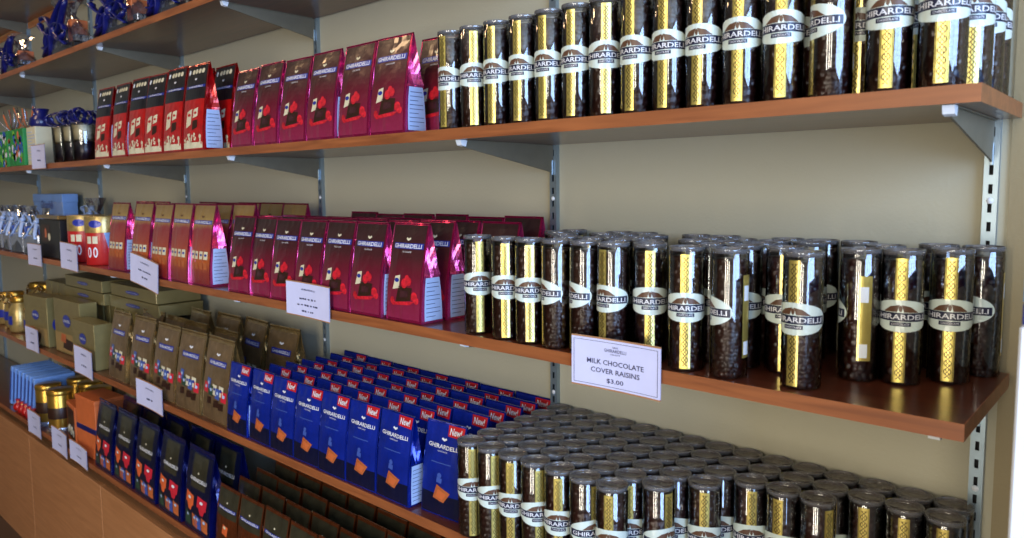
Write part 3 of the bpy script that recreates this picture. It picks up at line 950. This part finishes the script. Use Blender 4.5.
bag_row(B_CARA, 'S3', [-2.395, -2.208, -2.062, -1.935, -1.812], 0.124, -0.288, 0.060, 'orange and pink foil caramel bag', 'front row', G, 0.04)
bag_row(B_CARA, 'S3', [-2.38, -2.25, -2.12, -1.99, -1.86, -1.73], 0.124, -0.22, 0.060, 'orange and pink foil caramel bag', 'second row', G)
bag_row(B_CARA, 'S3', [-2.2, -2.07, -1.94, -1.81, -1.68], 0.124, -0.095, 0.060, 'orange and pink foil caramel bag', 'back row', G)

G = 'bronze assorted bags on the lower shelf'
bag_row(B_GOLD, 'S4', [-2.440, -2.262, -2.090, -1.925, -1.768], 0.150, -0.293, 0.066, 'bronze foil bag with blue label', 'front row', G, 0.03)
bag_row(B_GOLD, 'S4', [-2.40, -2.235, -2.07, -1.90], 0.150, -0.215, 0.066, 'bronze foil bag with blue label', 'second row', G, 0.06, (1, 1, 0.98), 0.0, 0.04)
bag_row(B_GOLD, 'S4', [-2.22, -2.06, -1.90, -1.74], 0.150, -0.125, 0.066, 'bronze foil bag with blue label', 'third row', G, 0.10, (1, 1, 1.04), 0.0, 0.05)
G = 'blue bags on the lower shelf'
fronts = [-1.610, -1.503, -1.399, -1.297, -1.194, -1.094, -0.990]
bag_row(B_BLUE, 'S4', fronts, 0.102, -0.297, 0.045, 'blue foil bag with red corner tag', 'front row', G, 0.02)
for j in range(6):
    y = -0.297 + 0.0425*(j+1)
    xs = [-0.884 + 0.004*j - 0.105*i for i in range(7)]
    if j == 0: xs = xs[1:]
    if j >= 1: xs = [x for x in xs if x > -1.57]
    bag_row(B_BLUE, 'S4', xs, 0.102, y, 0.045, 'blue foil bag with red corner tag', 'row %s' % ['two', 'three', 'four', 'five', 'six', 'seven'][j], G, 0.012, (1, 0.80, 1), -0.07)
o = B_BLUE.put((-0.817, -0.252, ZS['S4'] + 0.0004), 0.06, 'blue foil bag turned askew beside the tubes on the lower shelf', G)

G = 'navy assortment bags on the lowest shelf'
bag_row(B_NAVY, 'S5', [-2.628, -2.455, -2.275, -2.093, -1.912], 0.158, -0.290, 0.060, 'navy foil bag with orange and red squares', 'front row', G, 0.02)
bag_row(B_NAVY, 'S5', [-2.60, -2.43, -2.25, -2.07, -1.90], 0.158, -0.215, 0.060, 'navy foil bag with orange and red squares', 'second row', G, 0.03)
G = 'brown bags on the lowest shelf'
for j in range(5):
    y = -0.290 + 0.054*j
    bag_row(B_BROWN, 'S5', [-1.725 + 0.119*i + 0.01*(j % 2) for i in range(8)], 0.112, y, 0.050, 'copper brown foil bag with dark top', 'row %s' % ['one', 'two', 'three', 'four', 'five'][j], G, 0.015, (1, 0.98, 1 + 0.03*j))

# ------------------------------------------------------------------ price cards
def card(xa, xb, z0, z1, label, lines, shelf, tilt=0.0, lean=0.18, frame=False, yfront=None):
    d = DS[shelf]
    r = empty('price_card', ((xa+xb)/2, -d-0.0035, (z0+z1)/2))
    tag(r, label, 'price card', 'price cards on the shelf edges')
    w, h = (xb-xa)/2, (z1-z0)/2
    bow = 0.004
    def S(u, v, off=0.0): return (u*w, -off - bow*(u*u)*0.8, v*h)
    F = lambda off: (lambda u, v: S(u, v, off))
    b = MB()
    b.d_rect(F(0.0009), -1, -1, 1, 1, 'card', 10, 1)
    b.d_rect(lambda u, v: S(-u, v, -0.0009), -1, -1, 1, 1, 'card', 10, 1)
    b.build('card_face', r)
    for v in (-1.0, 1.0):
        b = MB()
        vs = []
        for i in range(11):
            u = -1 + i/5
            for (oy, oz) in ((-0.0014, -0.0011), (0.0014, -0.0011), (0.0014, 0.0011), (-0.0014, 0.0011)):
                p = S(u, v); vs.append((p[0], p[1]+oy, p[2]+oz))
        fs = [(i*4+k, i*4+(k+1) % 4, (i+1)*4+(k+1) % 4, (i+1)*4+k) for i in range(10) for k in range(4)]
        b.add(vs, fs + [(0, 1, 2, 3), (43, 42, 41, 40)], 'card_back')
        tag(b.build('holder_edge', r), 'brown holder edge')
    b = MB()
    f = F(0.0015)
    if frame:
        for (u0, v0, u1, v1) in ((-0.94, 0.86, 0.94, 0.875), (-0.94, -0.89, 0.94, -0.875), (-0.945, -0.89, -0.935, 0.875), (0.935, -0.89, 0.945, 0.875)):
            b.d_rect(f, u0, v0, u1, v1, 'ink', 6, 1)
    rr = random.Random(int(-xa*1000))
    for ln in lines:
        t, u, v, ww, hh, bold = ln
        if t == '':
            x = u - ww/2
            while x < u + ww/2:
                q = rr.uniform(0.04, 0.12)
                b.d_rect(f, x, v - hh*rr.uniform(.2, .45), min(x + q, u + ww/2), v + hh*rr.uniform(.2, .45), 'ink', 1, 1)
                x += q + rr.choice((0.02, 0.025, 0.07))
            continue
        d_text(b, f, t, u, v, ww, hh, 'ink', bold)
    b.build('lettering', r)
    r.rotation_euler = (lean*0, tilt, 0)
    return r

def logo(v=0.55, s=1.0):
    return [('GHIRARDELLI', 0, v, 0.62*s, 0.10*s, 0.01)]
card(-0.485, -0.331, 1.2965, 1.3715, 'white price card reading MILK CHOCOLATE COVER RAISINS $3.00',
     [('SAN', 0, 0.70, 0.12, 0.07, 0.0), ('GHIRARDELLI', 0, 0.56, 0.50, 0.13, 0.0), ('CHOCOLATE', 0, 0.42, 0.22, 0.06, 0.0),
      ('MILK CHOCOLATE', 0, 0.06, 1.28, 0.20, 0.008), ('COVER RAISINS', 0, -0.28, 1.10, 0.20, 0.008), ('$3.00', 0, -0.66, 0.38, 0.20, 0.008)], 'S3', 0.0, frame=True)
card(-1.290, -1.123, 1.3150, 1.3900, 'white price card hanging on the middle shelf edge below raspberry bags',
     logo(0.6) + [('', 0, 0.05, 0.80, 0.13, 0.0), ('', 0, -0.32, 1.0, 0.13, 0.0), ('', 0, -0.68, 0.6, 0.12, 0.0)], 'S3', 0.02)
card(-2.171, -1.975, 1.3080, 1.3960, 'tilted white price card on the middle shelf edge below orange caramel bags',
     logo(0.6) + [('', 0, 0.05, 0.9, 0.13, 0.0), ('', 0, -0.4, 0.4, 0.15, 0.0)], 'S3', 0.13)
card(-2.806, -2.635, 1.3150, 1.4100, 'mauve price card on the middle shelf edge before the red cans', logo(0.5) + [('', 0, -0.3, 0.5, 0.18, 0.0)], 'S3', 0.03)
card(-3.196, -3.030, 1.3050, 1.3900, 'white price card on the middle shelf edge below the black gift box', logo(0.5) + [('', 0, -0.3, 0.5, 0.18, 0.0)], 'S3', 0.0)
card(-2.160, -1.975, 0.9400, 1.0200, 'white price card on the lower shelf edge below the bronze bags', logo(0.5) + [('', 0, -0.3, 0.5, 0.18, 0.0)], 'S4', 0.03)
card(-2.706, -2.535, 0.9500, 1.0480, 'white price card on the lower shelf edge below the gold boxes', logo(0.5) + [('', 0, -0.3, 0.6, 0.18, 0.0)], 'S4', 0.03)
card(-3.278, -3.118, 0.9550, 1.0500, 'mauve price card on the lower shelf edge, farthest left', logo(0.5) + [('', 0, -0.3, 0.6, 0.18, 0.0)], 'S4', 0.0)
card(-2.842, -2.665, 0.5950, 0.6700, 'bluish price card on the lowest shelf edge beside the navy bags', logo(0.5) + [('', 0, -0.3, 0.5, 0.18, 0.0)], 'S5', 0.03)
card(-3.048, -2.880, 0.5850, 0.6780, 'middle of three price cards on the lowest shelf edge', logo(0.5) + [('', 0, -0.3, 0.5, 0.18, 0.0)], 'S5', 0.03)
card(-3.356, -3.190, 0.5880, 0.6850, 'leftmost of three price cards on the lowest shelf edge', logo(0.5) + [('', 0, -0.3, 0.5, 0.18, 0.0)], 'S5', 0.0)
card(-3.105, -2.945, 1.6800, 1.7700, 'white price card on the upper shelf edge beside the ribboned cups', logo(0.5) + [('', 0, -0.3, 0.5, 0.18, 0.0)], 'S2', 0.0)

# ------------------------------------------------------------------ cartons on the left of the lower shelf
def carton(x, y, z, w, d, h, label, group, rz=0.0, logo_side=None, picture=True, m='box_olive', name='chocolate_carton', cat='box', logo_v=0.62):
    """x,y = centre; front faces -y"""
    r = empty(name, (x, y, z), rz); tag(r, label, cat, group)
    b = MB(); b.box((-w/2, -d/2, 0), (w/2, d/2, h), m, min(0.0015, d*0.1)); b.build('carton', r)
    b = MB(); b.box((-w/2-0.0004, -d/2-0.0004, h*0.80), (w/2+0.0004, d/2+0.0004, h+0.0006), m, 0.001); b.build('lid', r)
    F = lambda off: (lambda u, v: (u*w/2, -d/2 - off, v*h))
    b = MB()
    b.d_ell(F(0.0012), 0, logo_v, 0.30, 0.09 * min(1.6, w/h), 'p_navyband', 20, 1)
    d_text(b, F(0.0016), 'GHIRARDELLI', 0, logo_v, 0.5, 0.05, 'letter')
    if picture:
        b.d_rect(F(0.0008), -0.97, 0.03, 0.97, 0.38, 'box_tan', 1, 1)
        b.d_quad(F(0.0012), [(-0.4, 0.1), (0.3, 0.08), (0.45, 0.26), (-0.25, 0.30)], 'choc', 1)
        b.d_quad(F(0.0016), [(-0.55, 0.22), (-0.15, 0.20), (-0.1, 0.36), (-0.45, 0.37)], 'milk', 1)
    b.build('front_print', r)
    return r
Z4 = ZS['S4'] + 0.0004
G = 'olive gold cartons on the lower shelf'
r = carton(-3.215, -0.250, Z4, 0.215, 0.070, 0.198, 'olive gold upright carton with an orange lit top edge, leftmost of the cartons', G, 0.10)
b = MB(); b.d_ell(lambda u, v: (0.1082, u*0.03, v*0.198), 0, 0.45, 0.6, 0.13, 'p_navyband', 16, 1); b.build('side_logo', r)
carton(-2.905, -0.235, Z4, 0.265, 0.060, 0.208, 'large olive gold carton with blue oval logo behind a smaller carton', G, 0.02)
carton(-2.655, -0.262, Z4, 0.220, 0.060, 0.160, 'small olive gold carton with blue oval logo beside the bronze bags', G, 0.0)
for i in range(10):
    carton(-3.06 + i*0.064, -0.115, Z4, 0.052, 0.085, 0.196, 'narrow upright olive carton under the flat boxes, %s from the left' % NUM[i+1], 'narrow upright cartons', 0.0, picture=False, name='narrow_carton')
zt = Z4 + 0.1975
for zz, w in ((0, 'lower'), (0.0455, 'upper')):
    carton(-2.93, -0.120, zt + zz, 0.42 - zz*0.6, 0.150, 0.043, 'flat olive box on the narrow cartons, %s of the left pair' % w, 'flat olive boxes', 0.0, picture=False, logo_v=0.5, name='flat_carton')
    carton(-2.49, -0.105, zt + zz, 0.42 - zz*0.6, 0.150, 0.043, 'flat olive box on the narrow cartons, %s of the right pair' % w, 'flat olive boxes', 0.0, picture=False, logo_v=0.5, name='flat_carton')
for i in range(4):
    carton(-3.43 + i*0.085, -0.125, Z4, 0.075, 0.09, 0.235, 'tall olive carton standing against the wall, %s from the left' % NUM[i+1], 'tall olive cartons', 0.0, picture=False)

# gold wrapped jars at the far left of the lower shelf
def make_jar():
    r = empty('treat_jar'); tag(r, 'x', 'jar')
    b = MB(); b.lathe([(0.001, 0), (0.036, 0), (0.042, 0.01), (0.044, 0.06), (0.040, 0.10), (0.030, 0.118), (0.028, 0.125)], 'p_gold', 20); b.build('jar_body', r)
    b = MB(); b.lathe([(0.0445, 0.035), (0.0447, 0.036), (0.0447, 0.07), (0.0445, 0.071)], 'p_navyband', 20, a0=pi*1.2, a1=pi*1.8); b.build('label_band', r)
    b = MB(); b.lathe([(0.030, 0.125), (0.032, 0.128), (0.032, 0.145), (0.028, 0.150), (0.001, 0.151)], 'tin', 20); b.build('jar_lid', r)
    b = MB(); b.tube([(0.02*cos(a)*(1+0.6*sin(2*a)), -0.034 + 0.004*sin(a), 0.123 + 0.02*sin(a)) for a in [i*2*pi/16 for i in range(17)]], 0.0035, 'foil_gold', 6); b.build('wire_bow', r)
    return r
JAR = Kind(make_jar())
for i, (x, y, s) in enumerate(((-3.46, -0.22, 1.0), (-3.60, -0.24, 1.05), (-3.74, -0.22, 1.1), (-3.56, -0.10, 1.3), (-3.70, -0.10, 1.3), (-3.84, -0.10, 1.25), (-3.88, -0.22, 1.0))):
    JAR.put((x, y, Z4), random.uniform(-.4, .4), 'gold and brown treat jar at the left of the lower shelf, %s from the right' % NUM[i+1], 'treat jars on the lower shelf', (s, s, s))

# ------------------------------------------------------------------ left of the lowest shelf
Z5 = ZS['S5'] + 0.0004
r = empty('gift_box', (-2.735, -0.225, Z5), 0.05); tag(r, 'orange brown gift box with purple ribbon beside the navy bags', 'box')
b = MB(); b.box((-0.085, -0.05, 0), (0.085, 0.05, 0.215), 'kraft', 0.002); b.build('carton', r)
b = MB(); b.box((-0.087, -0.052, 0.205), (0.087, 0.052, 0.222), 'kraft', 0.002); b.build('lid', r)
b = MB(); b.box((-0.0862, -0.0512, 0.095), (0.0862, 0.0512, 0.115), 'ribbon', 0.001); tag(b.build('ribbon_band', r), 'purple ribbon band')
r = empty('picture_box', (-2.955, -0.235, Z5), -0.12); tag(r, 'brown framed chocolate box leaning beside the orange gift box', 'box')
b = MB(); b.box((-0.075, -0.022, 0), (0.075, 0.022, 0.15), 'kraft', 0.003); b.build('frame', r)
b = MB(); b.box((-0.060, -0.0235, 0.015), (0.060, -0.0215, 0.135), 'choc', 0.0005); b.build('picture', r)
b = MB()
for i in range(5): b.box((-0.05+i*0.021, -0.0255, 0.03+0.01*(i % 2)), (-0.035+i*0.021, -0.0233, 0.055+0.01*(i % 2)), 'wrap_cream', 0.0005)
b.build('chocolate_picture', r)

def make_tin():
    r = empty('gold_tin'); tag(r, 'x', 'tin')
    b = MB(); b.lathe([(0.001, 0), (0.046, 0), (0.047, 0.003), (0.047, 0.150), (0.046, 0.152)], 'tin', 28); b.build('can', r)
    b = MB(); b.lathe([(0.0475, 0.055), (0.0477, 0.056), (0.0477, 0.100), (0.0475, 0.101)], 'choc', 28); b.build('wrap_label', r)
    b = MB(); b.lathe([(0.0475, 0.150), (0.0485, 0.152), (0.0485, 0.166), (0.046, 0.170), (0.001, 0.170)], 'tin', 28); b.build('lid', r)
    b = MB(); b.lathe([(0.0478, 0.0), (0.0485, 0.001), (0.0485, 0.018), (0.0478, 0.019)], 'silver', 28); b.build('foot_band', r)
    return r
TIN = Kind(make_tin())
for i, (x, y) in enumerate(((-3.155, -0.232), (-3.285, -0.238), (-3.06, -0.12), (-3.18, -0.11), (-3.30, -0.115))):
    TIN.put((x, y, Z5), 0.4*i, ['gold tin on the lowest shelf, right of the front pair', 'gold tin on the lowest shelf, left of the front pair', 'gold tin behind the front pair, nearest the framed box',
        'gold tin behind the front pair, middle one', 'gold tin behind the front pair, farthest left'][i], 'gold tins on the lowest shelf')

def make_pack():
    r = empty('slim_pack'); tag(r, 'x', 'box')
    b = MB(); b.box((-0.011, -0.080, 0), (0.011, 0.080, 0.185), 'lightblue', 0.003); b.build('carton', r)
    b = MB(); b.box((-0.0085, -0.0812, 0.02), (0.0085, -0.0798, 0.165), 'wrap_blue', 0.0003); b.build('spine_label', r)
    b = MB(); b.box((0.0108, -0.06, 0.05), (0.0116, 0.06, 0.13), 'silver', 0.0002); b.build('side_print', r)
    return r
PACK = Kind(make_pack())
for i in range(7):
    o = PACK.put((-3.43 - i*0.052, -0.19, Z5 + 0.004), 0, 'slim light blue pack leaning in a row, %s from the right' % NUM[i+1], 'slim light blue packs on the lowest shelf')
    o.rotation_euler = (0, 0.28 + 0.03*random.uniform(-1, 1), 0.05)
def make_truffle():
    r = empty('wrapped_treat'); tag(r, 'x', 'sweet')
    b = MB(); b.lathe([(0.0005, 0), (0.016, 0.003), (0.021, 0.016), (0.018, 0.030), (0.006, 0.040), (0.012, 0.052), (0.001, 0.050)], 'p_red', 12); b.build('wrapper', r)
    b = MB(); b.lathe([(0.0065, 0.037), (0.008, 0.040), (0.0065, 0.043)], 'tin', 12); b.build('tie', r)
    return r
TR = Kind(make_truffle())
for i, (x, y) in enumerate(((-3.38, -0.282), (-3.43, -0.275), (-3.485, -0.283), (-3.54, -0.278), (-3.60, -0.283))):
    if i == 0: x = -3.375; y = -0.272
    TR.put((x, min(y, -0.268) if False else -0.272, Z5 - 0.0), i, 'small red wrapped sweet at the front of the lowest shelf, %s from the right' % NUM[i+1], 'red wrapped sweets')

# ------------------------------------------------------------------ left of the middle shelf
Z3 = ZS['S3'] + 0.0004
def make_can():
    r = empty('cocoa_can'); tag(r, 'x', 'can')
    R0 = 0.062
    b = MB(); b.lathe([(0.001, 0), (R0-0.002, 0), (R0, 0.003), (R0, 0.112)], 'mug_red', 30); b.build('can_body', r)
    b = MB(); b.lathe([(R0, 0.112), (R0+0.0002, 0.113), (R0, 0.166), (R0-0.001, 0.168), (0.001, 0.168)], 'p_gold', 30); tag(b.build('gold_top', r), 'gold upper band')
    f = lambda s, z: ((R0+0.0006)*sin(s/R0), -(R0+0.0006)*cos(s/R0), z)
    f2 = lambda s, z: ((R0+0.0012)*sin(s/R0), -(R0+0.0012)*cos(s/R0), z)
    b = MB()
    b.d_quad(f, [(0.040, 0.004), (0.066, 0.004), (0.078, 0.112), (0.018, 0.112)], 'lightblue', 8); b.build('ice_print', r)
    b = MB()
    for i, s in enumerate((-0.035, -0.012)):
        b.d_rect(f, s-0.009, 0.075, s+0.009, 0.100, 'wrap_cream', 3, 1); b.d_ell(f, s, 0.045, 0.008, 0.018, 'white', 14, 1); b.d_ell(f2, s, 0.045, 0.004, 0.012, 'mug_red', 12, 1)
    b.d_ell(f2, -0.010, 0.142, 0.022, 0.013, 'p_navyband', 16, 1)
    b.build('front_print', r)
    return r
CAN = Kind(make_can())
for i, (x, y) in enumerate(((-2.590, -0.222), (-2.765, -0.222), (-2.60, -0.085), (-2.75, -0.085))):
    CAN.put((x, y, Z3), 0.9 + 0.1*i, ['red, blue and gold cocoa can beside the caramel bags', 'red, blue and gold cocoa can behind the mauve price card',
        'cocoa can against the wall behind the right one', 'cocoa can against the wall behind the left one'][i], 'cocoa cans')
# black gift box with a flame coloured window picture
r = empty('gift_box', (-3.005, -0.215, Z3), 0.0); tag(r, 'black gift box with glowing amber picture beside the red cans', 'box')
b = MB(); b.box((-0.120, -0.060, 0), (0.120, 0.060, 0.148), 'black', 0.002); b.build('carton', r)
b = MB()
b.d_rect(lambda u, v: (u*0.12, -0.0606, v*0.148), -0.75, 0.42, 0.05, 0.86, 'choc', 1, 1)
b.d_ell(lambda u, v: (u*0.12, -0.0610, v*0.148), -0.35, 0.64, 0.10, 0.13, 'p_orange', 12, 1)
fp = b.build('front_print', r)
b = MB(); b.d_ell(lambda u, v: (u*0.12, -0.0610, v*0.148), -0.02, 0.55, 0.12, 0.10, 'wrap_cream', 12, 1)
tag(b.build('cream_spot', fp), 'cream oval in the picture')
b = MB(); b.box((-0.125, -0.066, 0.149), (0.125, 0.066, 0.165), 'foil_gold', 0.003); b.build('lid', r)
# upright light blue box
r = empty('gift_box', (-3.655, -0.060, Z3), 0.0); tag(r, 'light blue upright gift box with script logo against the wall', 'box')
b = MB(); b.box((-0.205, -0.03, 0), (0.205, 0.03, 0.240), 'lightblue', 0.002); b.build('carton', r)
b = MB(); b.box((-0.207, -0.032, 0.205), (0.207, 0.032, 0.243), 'lightblue', 0.002); b.build('lid', r)
b = MB(); d_text(b, lambda u, v: (u*0.15, -0.0336, v*0.27), 'Ghirardelli', 0.0, 0.72, 1.1, 0.14, 'p_navyband', 0.01); b.build('brand_lettering', r)

# cellophane bundles
def make_bundle(base_m, h=0.17):
    r = empty('gift_bundle'); tag(r, 'x', 'gift bundle')
    b = MB()
    b.box((-0.065, -0.045, 0), (0.065, 0.045, 0.075), base_m, 0.004); b.build('tray', r)
    b = MB()
    rnd = random.Random(11)
    for i in range(5):
        x = -0.045 + i*0.0225
        b.box((x-0.009, -0.03+0.01*(i % 2), 0.0755), (x+0.009, 0.02, 0.10+0.012*(i % 2)), ['wrap_cream', 'wrap_blue', 'milk', 'silver', 'wrap_blue'][i], 0.002)
    b.build('sweets', r)
    b = MB(); vs, fs = [], []
    n, mrow = 26, 12
    for j in range(mrow+1):
        t = j/mrow
        if t < 0.72:
            q = t/0.72; rr = 1.0 - 0.80*q**1.8; z = 0.002 + h*0.74*q
        else:
            q = (t-0.72)/0.28; rr = 0.20 + 0.42*q; z = h*0.74 + h*0.30*q
        for i in range(n):
            a = 2*pi*i/n
            cr = 1 + (0.05 + 0.12*t)*noise.noise(Vector((cos(a)*3, sin(a)*3, t*4)))
            sq = 1/max(abs(cos(a)), abs(sin(a)))**(0.7*(1-t))
            vs.append((0.070*rr*cr*cos(a)*sq, 0.050*rr*cr*sin(a)*sq, z))
    for j in range(mrow):
        for i in range(n): fs.append((j*n+i, j*n+(i+1)%n, (j+1)*n+(i+1)%n, (j+1)*n+i))
    b.add(vs, fs, 'cello', False); b.build('cellophane_wrap', r)
    b = MB()
    zc = h*0.74
    for sg in (-1, 1):
        pts = []
        for i in range(17):
            a = i/16*2*pi
            pts.append((sg*(0.028 - 0.028*cos(a)), -0.018 + 0.006*sin(a*2), zc + 0.020*sin(a) + 0.006))
        b.tube(pts, 0.0075, 'nutri', 6, 0.25)
        b.tube([(0, -0.018, zc), (sg*0.018, -0.030, zc-0.02), (sg*0.030, -0.040, zc-0.045), (sg*0.048, -0.046, zc-0.065)], 0.0075, 'nutri', 6, 0.25)
    b.lathe([(0.001, -0.008), (0.010, -0.005), (0.012, 0), (0.010, 0.005), (0.001, 0.008)], 'nutri', 12, (0, -0.018, zc))
    tag(b.build('ribbon_bow', r), 'pale silver blue bow')
    return r
def make_basket():
    """low dark gift basket in cellophane with a wide sprawling blue bow"""
    r = empty('gift_basket'); tag(r, 'x', 'gift basket')
    b = MB(); b.box((-0.125, -0.045, 0), (0.125, 0.050, 0.026), 'black', 0.005); b.build('tray', r)
    b = MB()
    for i in range(7):
        b.box((-0.108+i*0.031, -0.025, 0.0262), (-0.082+i*0.031, 0.03, 0.045+0.02*(i % 3)), ['wrap_blue', 'nutri', 'choc', 'wrap_cream', 'navy', 'milk', 'silver'][i], 0.002)
    b.build('sweets', r)
    b = MB(); vs, fs = [], []
    n, mrow = 34, 12
    for j in range(mrow+1):
        t = j/mrow
        rr = (1 - 0.75*(t/0.7)**2) if t < 0.7 else 0.25 + 0.5*(t-0.7)/0.3
        for i in range(n):
            a = 2*pi*i/n
            cr = 1 + (0.04 + 0.25*t)*noise.noise(Vector((cos(a)*4, sin(a)*4, t*5+3)))
            vs.append((0.132*rr*cr*cos(a), 0.055*rr*cr*sin(a), 0.001 + 0.150*t))
    for j in range(mrow):
        for i in range(n): fs.append((j*n+i, j*n+(i+1) % n, (j+1)*n+(i+1) % n, (j+1)*n+i))
    b.add(vs, fs, 'cello', False); b.build('cellophane_wrap', r)
    b = MB()
    c = Vector((0.0, -0.052, 0.062))
    for sg, L, dz in ((-1, 0.052, 0.020), (1, 0.056, 0.030), (-1, 0.040, -0.012), (1, 0.042, -0.006)):
        pts = []
        for i in range(21):
            a = i/20*2*pi
            pts.append(c + Vector((sg*L*(1-cos(a)), -0.004*sin(a*2), 0.020*sin(a) + dz*(1-cos(a)))))
        b.tube(pts, 0.012, 'ribbon', 6, 0.22)
    for sg, k in ((-1, 1.0), (1, 0.8), (-0.4, 1.1)):
        b.tube([c, c + Vector((sg*0.03, -0.006, -0.012*k)), c + Vector((sg*0.055, -0.002, -0.034*k)), c + Vector((sg*0.085, 0, -0.052*k))], 0.010, 'ribbon', 6, 0.22)
    b.lathe([(0.001, -0.014), (0.012, -0.009), (0.015, 0), (0.012, 0.009), (0.001, 0.014)], 'ribbon', 12, tuple(c))
    tag(b.build('ribbon_bow', r), 'wide dark blue satin bow')
    return r
BUN = Kind(make_basket())
Z1 = ZS['S1'] + 0.0004
for (x, y, s), w in zip(((-3.40, -0.222, 1.05), (-2.84, -0.215, 1.45), (-2.315, -0.215, 1.25), (-1.92, -0.222, 1.0)),
        ('at the left picture edge', 'beside the second wall track', 'third from left', 'fourth from left')):
    BUN.put((x, y, Z1), random.uniform(-.08, .08), 'cellophane gift basket with blue bow on the second highest shelf, ' + w, 'gift baskets on the second highest shelf', (s, 1.0, s))
BUN2 = Kind(make_bundle('silver'))
for i, (x, y, s) in enumerate(((-3.26, -0.228, 1.05), (-3.44, -0.228, 1.1), (-3.62, -0.22, 1.1), (-3.79, -0.215, 1.1), (-3.12, -0.070, 1.28))):
    o = BUN2.put((x, y, Z3), random.uniform(-.2, .2), ['silver cellophane bundle directly left of the black gift box', 'silver cellophane bundle before the light blue box, left one',
        'silver cellophane bundle near the left end of middle shelf', 'silver cellophane bundle at the left picture edge, middle shelf', 'tall silver cellophane bundle against the wall behind the red cans'][i],
        'silver bundles on the middle shelf', (s, s, s))

# ------------------------------------------------------------------ left of the upper shelf
Z2 = ZS['S2'] + 0.0004
def green_box(x, y, label):
    r = empty('party_gift_box', (x, y, Z2), 0.0); tag(r, label, 'box', 'green gift boxes')
    b = MB(); b.box((-0.105, -0.05, 0), (0.105, 0.05, 0.150), 'green', 0.002); b.build('carton', r)
    b = MB(); rnd = random.Random(int(-x*100))
    F = lambda u, v: (u*0.105, -0.0506, v*0.15)
    for i in range(34):
        b.d_ell(F, rnd.uniform(-.85, .85), rnd.uniform(.1, .9), rnd.uniform(.07, .15), rnd.uniform(.06, .13), rnd.choice(('blob_blue', 'blob_lime', 'wrap_orange', 'white', 'blob_blue')), 12, 1)
    b.build('party_print', r)
    b = MB()
    for i in range(18):
        a = i*0.7; rr = 0.02 + 0.03*rnd.random()
        b.tube([(0, 0, 0.150), (rr*cos(a), 0.6*rr*sin(a), 0.175), (1.8*rr*cos(a), rr*sin(a), 0.20 + 0.05*rnd.random())], 0.0022, rnd.choice(('cello', 'silver', 'kraft')), 5)
    b.build('curling_ribbon', r)
    return r
green_box(-3.362, -0.225, 'green balloon print gift box on the upper shelf, right one')
green_box(-3.580, -0.225, 'green balloon print gift box on the upper shelf, left one')
r = empty('ribboned_carton', (-3.190, -0.225, Z2), 0); tag(r, 'narrow white carton with navy ribboned top on the upper shelf', 'box')
b = MB(); b.box((-0.055, -0.04, 0), (0.055, 0.04, 0.150), 'wrap_cream', 0.002); b.build('carton', r)
b = MB(); b.lathe([(0.034, 0.1502), (0.044, 0.160), (0.040, 0.185), (0.022, 0.200), (0.030, 0.222), (0.001, 0.220)], 'ribbon', 14); tag(b.build('ribbon_top', r), 'navy ribbon gathered top')
b = MB()
for i in range(10): b.box((-0.045, -0.0408, 0.02+i*0.012), (0.045 if i % 3 else 0.01, -0.0400, 0.023+i*0.012), 'nutri')
b.build('fine_print', r)

def make_cup():
    r = empty('ribboned_cup'); tag(r, 'x', 'cup')
    b = MB(); b.lathe([(0.001, 0.001), (0.036, 0.001), (0.040, 0.004), (0.042, 0.12), (0.041, 0.122)], 'clear', 24); b.build('clear_cup', r)
    b = MB(); b.lathe([(0.001, 0.002), (0.034, 0.002), (0.037, 0.06), (0.030, 0.066), (0.001, 0.07)], 'navy', 20); b.build('blue_sweets', r)
    b = MB(); b.lathe([(0.001, 0.071), (0.034, 0.071), (0.038, 0.115), (0.001, 0.12)], 'wrap_cream', 20); b.build('cream_sweets', r)
    b = MB()
    for k in range(6):
        a = k*pi/3
        pts = [(0.03*(1-cos(t))*cos(a), 0.03*(1-cos(t))*sin(a)*0.8, 0.140 + 0.022*sin(t) + 0.006*k/3) for t in [i*2*pi/12 for i in range(13)]]
        b.tube(pts, 0.008, 'ribbon', 6, 0.3)
    tag(b.build('ribbon_bow', r), 'navy bow on top')
    return r
CUP = Kind(make_cup())
for i, (x, y) in enumerate(((-2.690, -0.232), (-2.790, -0.232), (-2.890, -0.232), (-2.73, -0.105), (-2.86, -0.105))):
    CUP.put((x, y, Z2), 0.5*i, ['clear cup with navy bow directly left of the red bags', 'clear cup with navy bow, middle of the front three', 'clear cup with navy bow beside the upper price card',
        'clear cup with navy bow in the back, right one', 'clear cup with navy bow in the back, left one'][i], 'ribboned cups on the upper shelf', (1.1, 1.1, 1.08))
